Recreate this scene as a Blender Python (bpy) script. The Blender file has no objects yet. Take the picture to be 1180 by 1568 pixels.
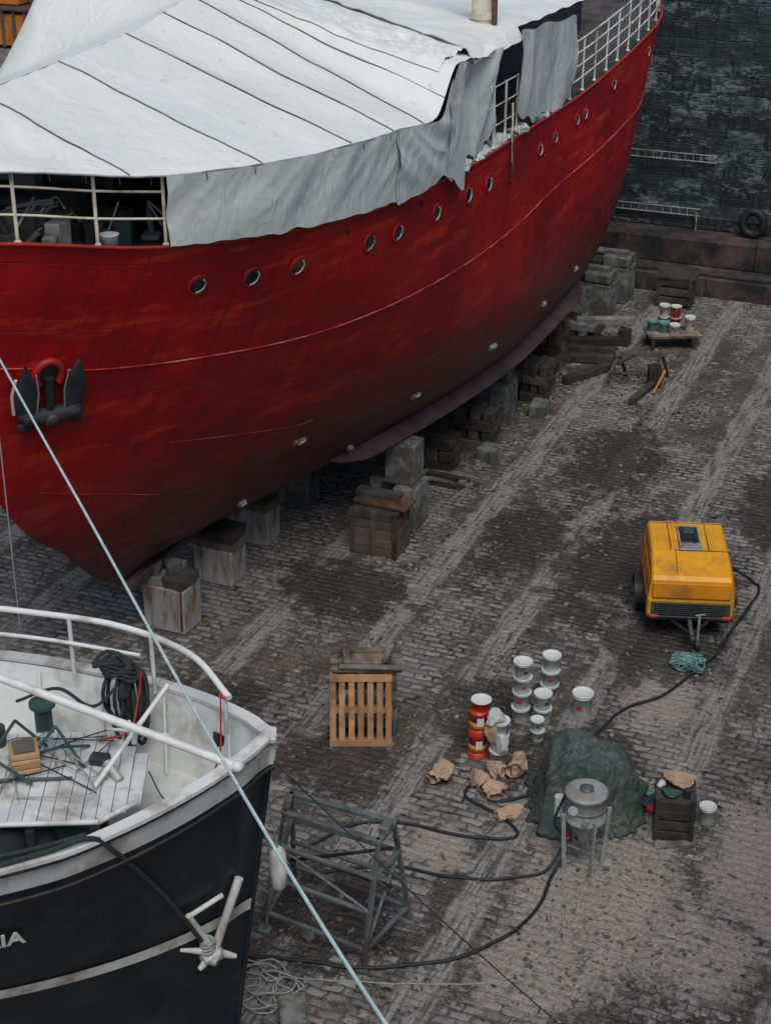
import bpy, bmesh, math, random
from mathutils import Vector, Matrix, noise
random.seed(7)
R=random.random
def U(a,b): return a+(b-a)*R()
scene=bpy.context.scene
V=Vector
# ---------------------------------------------------------------- materials
def nd(t,k,**kw):
    n=t.nodes.new(k)
    for a,b in kw.items(): setattr(n,a,b)
    return n
def base(name):
    m=bpy.data.materials.new(name);m.use_nodes=True;t=m.node_tree
    return m,t,t.nodes['Principled BSDF']
def ramp(t,src,p0,p1,c0=(0,0,0,1),c1=(1,1,1,1)):
    r=nd(t,'ShaderNodeValToRGB');e=r.color_ramp.elements
    e[0].position=p0;e[1].position=p1;e[0].color=c0;e[1].color=c1
    t.links.new(src,r.inputs[0]);return r.outputs[0]
def noi(t,vec,scale,detail=4,rough=.6,dist=0):
    n=nd(t,'ShaderNodeTexNoise');n.inputs['Scale'].default_value=scale;n.inputs['Detail'].default_value=min(detail,4)
    n.inputs['Roughness'].default_value=rough;n.inputs['Distortion'].default_value=dist
    if vec is not None:t.links.new(vec,n.inputs['Vector'])
    return n.outputs['Fac']
def mix(t,f,a,b,mode='MIX'):
    n=nd(t,'ShaderNodeMix',data_type='RGBA',blend_type=mode)
    for s,i in ((f,0),(a,6),(b,7)):
        if isinstance(s,(int,float)): n.inputs[i].default_value=s
        elif isinstance(s,tuple): n.inputs[i].default_value=s if len(s)==4 else s+(1,)
        else: t.links.new(s,n.inputs[i])
    return n.outputs[2]
def mth(t,op,a,b=0.0,c=None):
    n=nd(t,'ShaderNodeMath',operation=op)
    for i,s in enumerate((a,b,c)):
        if s is None: continue
        if isinstance(s,(int,float)): n.inputs[i].default_value=s
        else:t.links.new(s,n.inputs[i])
    return n.outputs[0]
def mapping(t,vec,scale=(1,1,1),rot=(0,0,0),loc=(0,0,0)):
    n=nd(t,'ShaderNodeMapping');n.inputs['Scale'].default_value=scale;n.inputs['Rotation'].default_value=rot;n.inputs['Location'].default_value=loc
    t.links.new(vec,n.inputs[0]);return n.outputs[0]
def bump(t,b,h,strength,dist=.02):
    n=nd(t,'ShaderNodeBump');n.inputs['Strength'].default_value=strength;n.inputs['Distance'].default_value=dist
    t.links.new(h,n.inputs['Height']);t.links.new(n.outputs[0],b.inputs['Normal']);return n
def mat(name,c1,c2,scale=3,rough=.7,bmp=.3,bscale=25,metal=0,dirt=None,damt=.5,island=0,stretch=(1,1,1),bdist=.02,dscale=1.7,spec=.4):
    m,t,b=base(name);tc=nd(t,'ShaderNodeTexCoord').outputs['Object'];v=mapping(t,tc,stretch)
    col=mix(t,ramp(t,noi(t,v,scale),.35,.68),c1,c2)
    if dirt:
        col=mix(t,ramp(t,noi(t,v,dscale,7,.68),.62-damt*.35,.78-damt*.3),col,dirt)
    if island:
        g=nd(t,'ShaderNodeNewGeometry').outputs['Random Per Island']
        h=nd(t,'ShaderNodeHueSaturation');t.links.new(mth(t,'MULTIPLY_ADD',g,island*2,1-island),h.inputs['Value']);t.links.new(col,h.inputs['Color']);col=h.outputs[0]
    t.links.new(col,b.inputs['Base Color']);b.inputs['Roughness'].default_value=rough;b.inputs['Metallic'].default_value=metal
    b.inputs['Specular IOR Level'].default_value=spec
    if bmp: bump(t,b,noi(t,v,bscale,3,.65),bmp,bdist)
    return m
M={}
M['wood']=mat('weathered_timber',(.15,.12,.09),(.28,.24,.19),4,.85,.5,14,dirt=(.05,.045,.04),damt=.5,island=.3)
M['dwood']=mat('dark_timber',(.036,.032,.028),(.08,.07,.058),4,.85,.5,14,dirt=(.02,.02,.02),damt=.4,island=.35)
M['rwood']=mat('rusty_timber',(.075,.065,.053),(.13,.11,.088),3,.85,.5,14,dirt=(.11,.06,.03),damt=.25,island=.25)
M['gwood']=mat('grey_timber',(.16,.165,.155),(.27,.27,.25),5,.85,.5,14,dirt=(.08,.075,.07),damt=.5,island=.2)
M['pine']=mat('pine_board',(.36,.20,.095),(.50,.31,.16),5,.75,.3,18,dirt=(.20,.12,.07),damt=.45,island=.22)
M['conc']=mat('concrete',(.19,.21,.205),(.32,.335,.32),2.4,.9,.5,14,dirt=(.085,.085,.075),damt=.75,island=.12,dscale=2.2)
M['concr']=mat('rust_stained_concrete',(.27,.28,.265),(.38,.385,.365),3,.9,.5,16,dirt=(.17,.085,.04),damt=.42,island=.1,stretch=(3,3,.7))
M['rust']=mat('rusty_steel',(.09,.05,.035),(.16,.08,.045),6,.85,.4,20,dirt=(.03,.025,.02),damt=.5)
M['black']=mat('black_steel',(.010,.012,.014),(.025,.027,.03),6,.5,.3,20,dirt=(.06,.05,.04),damt=.3)
M['dark']=mat('dark_machinery',(.015,.022,.026),(.035,.042,.045),6,.6,.3,20,dirt=(.07,.055,.04),damt=.3,island=.3)
M['rubber']=mat('black_rubber',(.010,.015,.017),(.024,.030,.033),5,.55,.2,30)
M['white']=mat('white_paint',(.64,.67,.645),(.74,.765,.735),3,.5,.15,12,dirt=(.42,.42,.38),damt=.32)
M['whited']=mat('worn_white_paint',(.56,.595,.575),(.68,.705,.68),3,.55,.25,12,dirt=(.30,.27,.23),damt=.38,stretch=(1,1,.5))
M['cream']=mat('cream_paint',(.60,.55,.42),(.68,.63,.50),4,.5,.15,15,dirt=(.30,.22,.14),damt=.35)
M['steel']=mat('grey_steel',(.11,.145,.15),(.20,.24,.24),7,.5,.3,25,metal=.2,dirt=(.08,.06,.05),damt=.45)
M['galv']=mat('galvanised_steel',(.28,.315,.31),(.40,.435,.43),7,.5,.2,25,metal=.2,dirt=(.17,.14,.11),damt=.4)
M['pail']=mat('white_plastic',(.54,.61,.60),(.64,.70,.68),4,.35,.1,10,dirt=(.38,.38,.34),damt=.38,island=.1)
M['lidw']=mat('pail_lid',(.62,.68,.66),(.70,.74,.72),4,.35,.1,10,dirt=(.40,.40,.36),damt=.35)
M['tin']=mat('red_tin',(.42,.03,.015),(.50,.05,.02),4,.35,.05,10,dirt=(.3,.12,.05),damt=.2)
M['orange']=mat('orange_label',(.56,.18,.03),(.64,.25,.05),4,.4,.05,10,dirt=(.25,.1,.03),damt=.35)
M['redlab']=mat('red_label',(.40,.03,.03),(.48,.06,.05),4,.4,.05,10)
M['teal']=mat('teal_cloth',(.12,.28,.28),(.20,.38,.37),6,.8,.5,20,dirt=(.05,.12,.12),damt=.4)
M['paper']=mat('brown_paper',(.38,.26,.175),(.52,.375,.26),5,.85,.3,14,dirt=(.26,.18,.12),damt=.3)
M['yellow']=mat('yellow_paint',(.72,.32,.010),(.80,.39,.015),2,.42,.15,6,dirt=(.44,.21,.03),damt=.30)
M['yellow2']=mat('orange_yellow_panel',(.62,.23,.01),(.70,.29,.015),2,.45,.1,8,dirt=(.34,.15,.03),damt=.35)
M['grille']=mat('teal_grey_grille',(.03,.07,.075),(.05,.10,.10),4,.5,.2,15,dirt=(.06,.06,.05),damt=.3)
M['rope_d']=mat('dark_rope',(.018,.028,.03),(.05,.06,.06),30,.9,.8,60)
M['rope_l']=mat('pale_rope',(.26,.30,.29),(.38,.42,.40),20,.85,.5,60)
M['rope_t']=mat('teal_rope',(.34,.50,.49),(.52,.66,.64),12,.8,.5,60)
M['rope_r']=mat('red_rope',(.40,.02,.02),(.5,.05,.04),12,.8,.5,60)
M['redp']=mat('red_paint',(.38,.010,.010),(.46,.018,.014),4,.5,.2,15,dirt=(.18,.02,.02),damt=.35)
M['bilge']=mat('bilge_paint',(.075,.042,.048),(.115,.064,.066),3,.55,.3,15,dirt=(.04,.03,.03),damt=.4)
M['line']=mat('worn_line_paint',(.56,.11,.08),(.62,.26,.21),8,.6,.1,15,dirt=(.38,.02,.015),damt=.70,dscale=1.6)
M['line2']=mat('faint_line_paint',(.52,.06,.05),(.56,.14,.11),8,.6,.1,15,dirt=(.30,.015,.015),damt=.75,dscale=1.3)
M['glass']=mat('porthole_glass',(.008,.014,.016),(.012,.02,.022),4,.12,0)
M['rim']=mat('porthole_rim',(.34,.38,.38),(.50,.53,.52),8,.4,.1,20,dirt=(.15,.03,.03),damt=.3)
M['deck']=mat('ship_deck',(.05,.045,.04),(.09,.08,.07),3,.8,.3,15,dirt=(.03,.03,.03),damt=.4)
M['ddeck']=mat('pale_deck',(.50,.525,.51),(.64,.665,.64),3,.7,.3,15,dirt=(.28,.26,.23),damt=.40,island=.06)
M['navy']=mat('black_hull_paint',(.005,.011,.018),(.009,.017,.025),2,.38,.2,3,dirt=(.020,.030,.036),damt=.4,bdist=.03)
M['gravel']=mat('stone_chips',(.085,.08,.072),(.25,.235,.215),6,.9,.4,20,island=.5)
def tarp(name,c1,c2,b1,b2,st=(1,1,1),bs=.5,bd=.06,rot=(0,0,0),rid=1.3):
    m,t,b=base(name);tc=nd(t,'ShaderNodeTexCoord').outputs['Object'];v=mapping(t,tc,st,rot)
    col=mix(t,ramp(t,noi(t,tc,.9,5,.6),.35,.7),c1,c2)
    col=mix(t,ramp(t,noi(t,tc,3.5,5,.7),.60,.80),col,(c1[0]*.74,c1[1]*.73,c1[2]*.69))
    t.links.new(col,b.inputs['Base Color']);b.inputs['Roughness'].default_value=.55;b.inputs['Specular IOR Level'].default_value=.3
    r1=mth(t,'ABSOLUTE',mth(t,'SUBTRACT',noi(t,v,b1*1.6,2,.5,1.5),.5))
    h=mth(t,'ADD',noi(t,v,b1,2,.45,2.0),mth(t,'MULTIPLY',noi(t,v,b2,3,.55,1.2),.30))
    h=mth(t,'SUBTRACT',h,mth(t,'MULTIPLY',r1,rid))
    bump(t,b,h,bs,bd);return m
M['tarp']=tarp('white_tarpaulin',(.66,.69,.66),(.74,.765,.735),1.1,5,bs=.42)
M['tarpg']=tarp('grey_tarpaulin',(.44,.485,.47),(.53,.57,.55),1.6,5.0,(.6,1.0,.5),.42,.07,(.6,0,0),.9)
M['tarpgr']=tarp('green_tarpaulin',(.048,.075,.066),(.078,.110,.097),2.5,8)
def hullmat():
    m,t,b=base('red_hull_paint');tcn=nd(t,'ShaderNodeTexCoord');ob=tcn.outputs['Object'];uv=tcn.outputs['UV']
    sx=nd(t,'ShaderNodeSeparateXYZ');t.links.new(ob,sx.inputs[0])
    red=mix(t,ramp(t,noi(t,ob,.45,5,.65),.38,.62),(.25,.003,.007),(.46,.008,.008))
    red=mix(t,mth(t,'MULTIPLY',ramp(t,noi(t,mapping(t,ob,(.8,.35,2.2)),1.3,5,.72),.53,.66),.9),red,(.60,.036,.012))
    red=mix(t,mth(t,'MULTIPLY',ramp(t,noi(t,mapping(t,uv,(7,.28,1)),1.0,5,.78),.48,.70),.72),red,(.14,.006,.009))
    red=mix(t,mth(t,'MULTIPLY',ramp(t,noi(t,mapping(t,uv,(.9,2.8,1),loc=(4,1,0)),1.3,5,.78),.55,.68),.60),red,(.18,.022,.015))
    n1=noi(t,mapping(t,ob,(.6,.6,.9)),1.0,5,.7);n2=noi(t,mapping(t,uv,(5,.5,1)),1.4,4,.7)
    # boot-topping: worn anti-fouling, plus some underside shade painted into the colour, from z 2.3 m to about 4 m above the dock floor, ragged upper edge
    zz=mth(t,'ADD',sx.outputs[2],mth(t,'MULTIPLY',mth(t,'SUBTRACT',n1,.5),2.6))
    zz=mth(t,'ADD',zz,mth(t,'MULTIPLY',mth(t,'SUBTRACT',n2,.5),1.6))
    zz=mth(t,'ADD',zz,mth(t,'MULTIPLY',sx.outputs[1],-.055))
    f=ramp(t,mth(t,'DIVIDE',zz,8.0),.12,.40)
    low=mix(t,ramp(t,noi(t,ob,2.2,5,.7),.38,.62),(.038,.022,.022),(.085,.036,.032))
    low=mix(t,mth(t,'MULTIPLY',ramp(t,noi(t,mapping(t,ob,(1,.3,2)),3,5,.75),.53,.68),.8),low,(.14,.085,.072))
    low=mix(t,mth(t,'MULTIPLY',ramp(t,n2,.54,.66),.6),low,(.025,.022,.022))
    col=mix(t,f,low,red)
    br=nd(t,'ShaderNodeTexBrick');br.inputs['Scale'].default_value=1;br.inputs['Brick Width'].default_value=4.2;br.inputs['Row Height'].default_value=.92
    br.inputs['Mortar Size'].default_value=.009;br.inputs['Mortar Smooth'].default_value=.6;br.inputs['Color1'].default_value=(0,0,0,1);br.inputs['Color2'].default_value=(1,1,1,1);br.inputs['Mortar'].default_value=(0,0,0,1)
    t.links.new(uv,br.inputs['Vector'])
    col=mix(t,mth(t,'MULTIPLY',br.outputs['Color'],.25),col,(.22,.012,.012))
    col=mix(t,mth(t,'MULTIPLY',br.outputs['Fac'],.65),col,(.08,.006,.008))
    sp=ramp(t,noi(t,ob,14,2,.5),.70,.75)
    col=mix(t,mth(t,'MULTIPLY',sp,.55),col,(.12,.02,.02))
    t.links.new(col,b.inputs['Base Color'])
    t.links.new(mth(t,'MULTIPLY_ADD',n1,.4,.30),b.inputs['Roughness']);b.inputs['Specular IOR Level'].default_value=.3
    h=mth(t,'ADD',noi(t,mapping(t,uv,(1,1.3,1)),1.4,2,.5),mth(t,'MULTIPLY',br.outputs['Fac'],-.25))
    h=mth(t,'ADD',h,mth(t,'MULTIPLY',noi(t,ob,22,3,.7),.06))
    bump(t,b,h,.65,.05);return m
M['hull']=hullmat()
TRK=[1.85,3.9,5.9,7.8,9.8,12.0,-2.2,-4.4,-6.5]
def groundmat():
    m,t,b=base('sett_paving');ob=nd(t,'ShaderNodeTexCoord').outputs['Object']
    wob=nd(t,'ShaderNodeTexNoise');wob.inputs['Scale'].default_value=2.2;wob.inputs['Detail'].default_value=2;t.links.new(ob,wob.inputs['Vector'])
    vs=nd(t,'ShaderNodeVectorMath',operation='MULTIPLY_ADD');t.links.new(wob.outputs['Color'],vs.inputs[0]);vs.inputs[1].default_value=(.26,.15,0);t.links.new(ob,vs.inputs[2]);v=vs.outputs[0]
    def brick(w,h,mo):
        br=nd(t,'ShaderNodeTexBrick');br.inputs['Scale'].default_value=1;br.inputs['Brick Width'].default_value=w;br.inputs['Row Height'].default_value=h
        br.inputs['Mortar Size'].default_value=mo;br.inputs['Mortar Smooth'].default_value=.7;br.inputs['Bias'].default_value=0
        br.inputs['Color1'].default_value=(.0,.0,.0,1);br.inputs['Color2'].default_value=(1,1,1,1);br.inputs['Mortar'].default_value=(.5,.5,.5,1)
        t.links.new(v,br.inputs['Vector']);return br
    br=brick(.30,.155,.016);br2=brick(.30,.155,.052)
    fine=noi(t,ob,3.4,4,.78);grain=noi(t,ob,22,3,.8);mid=noi(t,ob,1.0,4,.72)
    stone=mix(t,br.outputs['Color'],(.165,.160,.155),(.355,.345,.335))
    stone=mix(t,ramp(t,grain,.35,.60),mix(t,.45,stone,(.095,.088,.08)),stone)
    stone=mix(t,ramp(t,fine,.56,.66),stone,mix(t,.5,stone,(.12,.10,.082)))
    mort=mix(t,ramp(t,fine,.40,.60),(.013,.013,.012),(.135,.118,.10))
    gap=mix(t,ramp(t,mid,.45,.55),br.outputs['Fac'],br2.outputs['Fac'])
    col=mix(t,gap,stone,mort)
    sx=nd(t,'ShaderNodeSeparateXYZ');t.links.new(ob,sx.inputs[0])
    wx=mth(t,'ADD',sx.outputs[0],mth(t,'MULTIPLY',mth(t,'SUBTRACT',mid,.5),.50))
    dmin=None
    for x in TRK:
        d=mth(t,'ABSOLUTE',mth(t,'SUBTRACT',wx,x+.03));dmin=d if dmin is None else mth(t,'MINIMUM',dmin,d)
    strip=ramp(t,dmin,.21,.29,(1,1,1,1),(0,0,0,1));edge=ramp(t,dmin,.28,.85,(1,1,1,1),(0,0,0,1))
    big=noi(t,mapping(t,ob,(1,.55,1)),.5,4,.72)
    dm=mth(t,'ADD',mth(t,'ADD',mth(t,'MULTIPLY',big,.95),mth(t,'MULTIPLY',fine,.75)),mth(t,'MULTIPLY',edge,.10))
    dfac=ramp(t,dm,.885,.955)
    soil=mix(t,ramp(t,grain,.40,.60),(.018,.017,.014),(.105,.092,.075))
    soil2=mix(t,ramp(t,grain,.42,.6),(.065,.058,.05),(.22,.20,.172))
    soil=mix(t,ramp(t,mid,.48,.60),soil,soil2)
    col=mix(t,mth(t,'MULTIPLY',dfac,.92),col,soil)
    streak=noi(t,mapping(t,ob,(10,.6,1)),1.6,3,.7)
    cstrip=mix(t,ramp(t,streak,.36,.54),(.075,.07,.065),(.34,.33,.31))
    cstrip=mix(t,ramp(t,grain,.36,.56),mix(t,.4,cstrip,(.08,.072,.063)),cstrip)
    col=mix(t,mth(t,'MULTIPLY',mth(t,'MULTIPLY',strip,ramp(t,fine,.36,.47)),.88),col,cstrip)
    def blobs(L,amp=1.5):
        o=None
        for x,y,r,sy in L:
            s=nd(t,'ShaderNodeVectorMath',operation='DISTANCE');mp=mapping(t,ob,(1,sy,1));t.links.new(mp,s.inputs[0]);s.inputs[1].default_value=(x,y*sy,0)
            dd=mth(t,'SUBTRACT',1,mth(t,'DIVIDE',s.outputs['Value'],r));o=dd if o is None else mth(t,'MAXIMUM',o,dd)
        return mth(t,'ADD',o,mth(t,'MULTIPLY',mth(t,'SUBTRACT',mth(t,'MULTIPLY',mth(t,'ADD',fine,mid),.5),.5),amp))
    sand=blobs(((9.55,-4.9,1.7,.8),(9.1,-6.6,1.1,1),(10.8,-5.4,1.2,1),(9.0,.6,.8,.5),(11.4,-3.2,1.3,.7),(7.0,-4.6,.6,1)),3.4)
    sandc=mix(t,ramp(t,grain,.36,.64),(.23,.205,.175),(.42,.385,.34))
    col=mix(t,mth(t,'MULTIPLY',ramp(t,sand,.12,.38),.78),col,sandc)
    wet=blobs(((8.5,2.4,1.6,.8),(4.6,-3.2,1.3,1),(10.8,-7.4,1.5,1),(6.2,-6.6,1.3,1),(9.9,-8.3,1.6,1),(8.0,-1.7,1.2,1),(7.0,4.8,1.5,.5),(2.6,1.8,1.7,1.2),(5.6,9.5,1.3,.5),(9.4,8.5,1.1,.4),(2.2,-2.8,1.4,1),(6.4,-1.0,.9,.6),(5.0,5.0,1.0,.4)),3.6)
    col=mix(t,mth(t,'MULTIPLY',ramp(t,wet,.10,.36),.85),col,mix(t,ramp(t,grain,.42,.64),(.014,.014,.012),(.075,.067,.056)))
    col=mix(t,mth(t,'MULTIPLY',ramp(t,noi(t,mapping(t,ob,(1.6,1,1),loc=(3,8,0)),2.2,4,.8),.58,.68),.32),col,(.20,.14,.09))
    t.links.new(col,b.inputs['Base Color'])
    t.links.new(mth(t,'SUBTRACT',.84,mth(t,'MULTIPLY',ramp(t,wet,.1,.45),.38)),b.inputs['Roughness']);b.inputs['Specular IOR Level'].default_value=.4
    h=mth(t,'ADD',mth(t,'MULTIPLY',mth(t,'SUBTRACT',1,br2.outputs['Fac']),.7),mth(t,'MULTIPLY',grain,1.3))
    bump(t,b,h,.8,.03);return m
M['ground']=groundmat()
def wallmat(name,axis):
    m,t,b=base(name);ob=nd(t,'ShaderNodeTexCoord').outputs['Object']
    sx=nd(t,'ShaderNodeSeparateXYZ');t.links.new(ob,sx.inputs[0]);cb=nd(t,'ShaderNodeCombineXYZ')
    t.links.new(sx.outputs[axis],cb.inputs[0]);t.links.new(sx.outputs[2],cb.inputs[1]);t.links.new(sx.outputs[1-axis],cb.inputs[2]);v=cb.outputs[0]
    br=nd(t,'ShaderNodeTexBrick');br.inputs['Scale'].default_value=1;br.inputs['Brick Width'].default_value=1.15;br.inputs['Row Height'].default_value=.50
    br.inputs['Mortar Size'].default_value=.018;br.inputs['Mortar Smooth'].default_value=.9
    br.inputs['Color1'].default_value=(0,0,0,1);br.inputs['Color2'].default_value=(1,1,1,1);br.inputs['Mortar'].default_value=(.5,.5,.5,1)
    vd=nd(t,'ShaderNodeVectorMath',operation='MULTIPLY_ADD');wn=nd(t,'ShaderNodeTexNoise');wn.inputs['Scale'].default_value=1.6;t.links.new(v,wn.inputs['Vector']);t.links.new(wn.outputs['Color'],vd.inputs[0]);vd.inputs[1].default_value=(.30,.12,0);t.links.new(v,vd.inputs[2])
    t.links.new(vd.outputs[0],br.inputs['Vector'])
    col=mix(t,br.outputs['Color'],(.008,.013,.019),(.022,.032,.041))
    col=mix(t,ramp(t,noi(t,v,.7,4,.7),.4,.62),col,(.016,.030,.030))
    fn=noi(t,mapping(t,v,(.8,1.7,1)),2.2,4,.9)
    pat=mth(t,'ADD',mth(t,'MULTIPLY',br.outputs['Color'],.12),fn)
    pf=ramp(t,pat,.56,.66);keep=mth(t,'SUBTRACT',1,mth(t,'MULTIPLY',br.outputs['Fac'],.8))
    band=ramp(t,noi(t,mapping(t,v,(.5,1.3,1),loc=(5,2,0)),.7,3,.6),.44,.56)
    col=mix(t,mth(t,'MULTIPLY',mth(t,'MULTIPLY',pf,keep),mth(t,'MULTIPLY_ADD',band,.85,.12)),col,(.17,.215,.215))
    col=mix(t,mth(t,'MULTIPLY',ramp(t,noi(t,mapping(t,v,(4,.4,1)),1.6,4,.75),.54,.68),.35),col,(.07,.10,.10))
    col=mix(t,mth(t,'MULTIPLY',br.outputs['Fac'],.7),col,(.006,.008,.009))
    t.links.new(col,b.inputs['Base Color']);b.inputs['Roughness'].default_value=.55
    h=mth(t,'ADD',mth(t,'MULTIPLY',mth(t,'SUBTRACT',1,br.outputs['Fac']),.6),mth(t,'MULTIPLY',fn,1.3))
    bump(t,b,h,.8,.05);return m
M['wallX']=wallmat('dock_stone_x',0);M['wallY']=wallmat('dock_stone_y',1)
M['ledge']=mat('ledge_stone',(.075,.055,.051),(.15,.105,.097),2,.75,.6,5,dirt=(.022,.022,.023),damt=.72,dscale=.8,island=.15)
M['quay']=mat('quay_paving',(.14,.14,.135),(.22,.22,.21),.8,.9,.4,9,dirt=(.08,.08,.075),damt=.5)
# ---------------------------------------------------------------- mesh builder
def rotm(rz=0,rx=0,ry=0): return Matrix.Rotation(rz,3,'Z')@Matrix.Rotation(ry,3,'Y')@Matrix.Rotation(rx,3,'X')
class MB:
    def __init__(s): s.v=[];s.f=[];s.mi=[];s.sm=[];s.mats=[];s.T=None
    def add(s,vs,fs,m,smooth=False):
        if m not in s.mats:s.mats.append(m)
        k=s.mats.index(m);o=len(s.v)
        for p in vs:
            p=V(p);s.v.append(s.T@p if s.T else p)
        for f in fs:s.f.append([i+o for i in f]);s.mi.append(k);s.sm.append(smooth)
    def box(s,c,size,m,rot=None,bev=.01,jit=0,taper=1.0):
        hx,hy,hz=size[0]/2,size[1]/2,size[2]/2;c=V(c);b=min(bev,hx*.45,hy*.45,hz*.45)
        vs=[];idx={}
        for sx in(-1,1):
            for sy in(-1,1):
                for sz in(-1,1):
                    tp=taper if sz>0 else 1
                    jt=V((U(-jit,jit),U(-jit,jit),U(-jit,jit)))
                    for ax in range(3):
                        p=[sx*(hx*tp-b),sy*(hy*tp-b),sz*(hz-b)];p[ax]+= (sx,sy,sz)[ax]*b
                        idx[(sx,sy,sz,ax)]=len(vs);p=V(p)+jt
                        vs.append((rot@p if rot else p)+c)
        I=idx;fs=[]
        for q in(-1,1):
            fs.append([I[(q,-1,-1,0)],I[(q,1,-1,0)],I[(q,1,1,0)],I[(q,-1,1,0)]])
            fs.append([I[(-1,q,-1,1)],I[(1,q,-1,1)],I[(1,q,1,1)],I[(-1,q,1,1)]])
            fs.append([I[(-1,-1,q,2)],I[(1,-1,q,2)],I[(1,1,q,2)],I[(-1,1,q,2)]])
        for a in(-1,1):
            for d in(-1,1):
                fs.append([I[(a,d,-1,0)],I[(a,d,1,0)],I[(a,d,1,1)],I[(a,d,-1,1)]])
                fs.append([I[(a,-1,d,0)],I[(a,1,d,0)],I[(a,1,d,2)],I[(a,-1,d,2)]])
                fs.append([I[(-1,a,d,1)],I[(1,a,d,1)],I[(1,a,d,2)],I[(-1,a,d,2)]])
                for e in(-1,1): fs.append([I[(a,d,e,0)],I[(a,d,e,1)],I[(a,d,e,2)]])
        s.add(vs,fs,m)
    def cyl(s,p0,p1,r0,m,r1=None,n=12,smooth=True):
        p0=V(p0);p1=V(p1);r1=r0 if r1 is None else r1;s.tube([p0,p1],r0,m,n,r1=r1,smooth=smooth)
    def tube(s,pts,r,m,n=6,r1=None,smooth=True,closed=False):
        pts=[V(p) for p in pts];k=len(pts);vs=[];fs=[];d=None;pu=None
        for i,p in enumerate(pts):
            a=pts[(i-1)%k] if (i>0 or closed) else p;c=pts[(i+1)%k] if (i<k-1 or closed) else p
            d=(c-a);d=d.normalized() if d.length>1e-9 else V((0,0,1))
            if pu is None: pu=d.orthogonal().normalized()
            pu=(pu-d*pu.dot(d));pu=pu.normalized() if pu.length>1e-6 else d.orthogonal().normalized()
            w=d.cross(pu);rr=r if r1 is None else r+(r1-r)*i/(k-1)
            for j in range(n):
                an=2*math.pi*j/n;vs.append(p+(pu*math.cos(an)+w*math.sin(an))*rr)
        for i in range(k if closed else k-1):
            for j in range(n):
                a=i*n+j;b=i*n+(j+1)%n;c=((i+1)%k)*n+(j+1)%n;e=((i+1)%k)*n+j;fs.append([a,b,c,e])
        s.add(vs,fs,m,smooth)
        if not closed:
            s.add(vs[:n],[list(range(n))[::-1]],m);s.add(vs[-n:],[list(range(n))],m)
    def rev(s,c,prof,m,n=20,rot=None,smooth=True,sx=1,sy=1,caps=True):
        c=V(c);vs=[];fs=[]
        for r,z in prof:
            for j in range(n):
                a=2*math.pi*j/n;p=V((r*math.cos(a)*sx,r*math.sin(a)*sy,z));vs.append((rot@p if rot else p)+c)
        for i in range(len(prof)-1):
            for j in range(n):fs.append([i*n+j,i*n+(j+1)%n,(i+1)*n+(j+1)%n,(i+1)*n+j])
        if caps: fs.append(list(range(n))[::-1]);fs.append([(len(prof)-1)*n+j for j in range(n)])
        s.add(vs,fs,m,smooth)
    def grid(s,fn,nu,nv,m,smooth=True):
        vs=[fn(i/nu,j/nv) for i in range(nu+1) for j in range(nv+1)]
        s.add(vs,[[i*(nv+1)+j,i*(nv+1)+j+1,(i+1)*(nv+1)+j+1,(i+1)*(nv+1)+j] for i in range(nu) for j in range(nv)],m,smooth)
    def blob(s,c,size,m,amp=.25,freq=2.5,sub=3,smooth=False,rot=None,seed=0):
        bm=bmesh.new();bmesh.ops.create_icosphere(bm,subdivisions=sub,radius=1);c=V(c);vs=[]
        for v in bm.verts:
            p=v.co.copy();q=p*freq+V((seed*3.1,seed*1.7,seed))
            k=1+amp*(noise.noise(q)+.6*abs(noise.noise(q*2.3))*1.4-.3)
            p=V((p.x*size[0],p.y*size[1],p.z*size[2]))*k
            vs.append((rot@p if rot else p)+c)
        fs=[[v.index for v in f.verts] for f in bm.faces];bm.free();s.add(vs,fs,m,smooth)
    def crumple(s,c,size,m,seed=0,rot=None,n=26,npl=16,flare=0,smooth=False,rough=1.0,planes=None,low=.55,bottom=.7):
        rnd=random.Random(seed);pl=[]
        for i in range(npl):
            d=V((rnd.gauss(0,1),rnd.gauss(0,1),rnd.gauss(0,1))).normalized();pl.append((d,rnd.uniform(low,.97)))
        pl.append((V((0,0,-1)),bottom));c=V(c)
        if planes: pl+=planes
        def fn(u,v):
            a=2*math.pi*u;e=math.pi*(v-.5);d=V((math.cos(a)*math.cos(e),math.sin(a)*math.cos(e),math.sin(e)))
            r=1.15
            for q,h in pl:
                k=d.dot(q)
                if k>.05:r=min(r,h/k)
            fold=(1-2*abs(noise.noise(d*3.2+V((seed,0,0)))))
            r*=1+rough*(.10*noise.noise(d*4+V((seed,0,0)))+.08*abs(noise.noise(d*8+V((seed,3,0)))))
            p=V((d.x*size[0],d.y*size[1],d.z*size[2]))*r
            if flare:
                zz=max(0,.40-p.z/size[2]);k=1+flare*zz*zz*3*(.5+.8*fold)
                k+=.035*math.sin(a*9+3*noise.noise(d*2)*3)*max(0,.8-p.z/size[2])
                p.x*=k;p.y*=k
            return (rot@p if rot else p)+c
        s.grid(fn,n,n//2+3,m,smooth)
    def build(s,name,origin=None,parent=None):
        o0=V(origin) if origin is not None else V((0,0,0))
        if parent is not None and origin is None:o0=parent.location.copy()
        me=bpy.data.meshes.new(name);me.from_pydata([p-o0 for p in s.v],[],s.f)
        for k in s.mats: me.materials.append(M[k])
        me.polygons.foreach_set('material_index',s.mi);me.polygons.foreach_set('use_smooth',s.sm)
        me.update();ob=bpy.data.objects.new(name,me);scene.collection.objects.link(ob)
        if parent is not None: ob.parent=parent;ob.location=o0-parent.location
        else: ob.location=o0
        bm=bmesh.new();bm.from_mesh(me);bmesh.ops.recalc_face_normals(bm,faces=bm.faces);bm.to_mesh(me);bm.free()
        return ob
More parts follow.
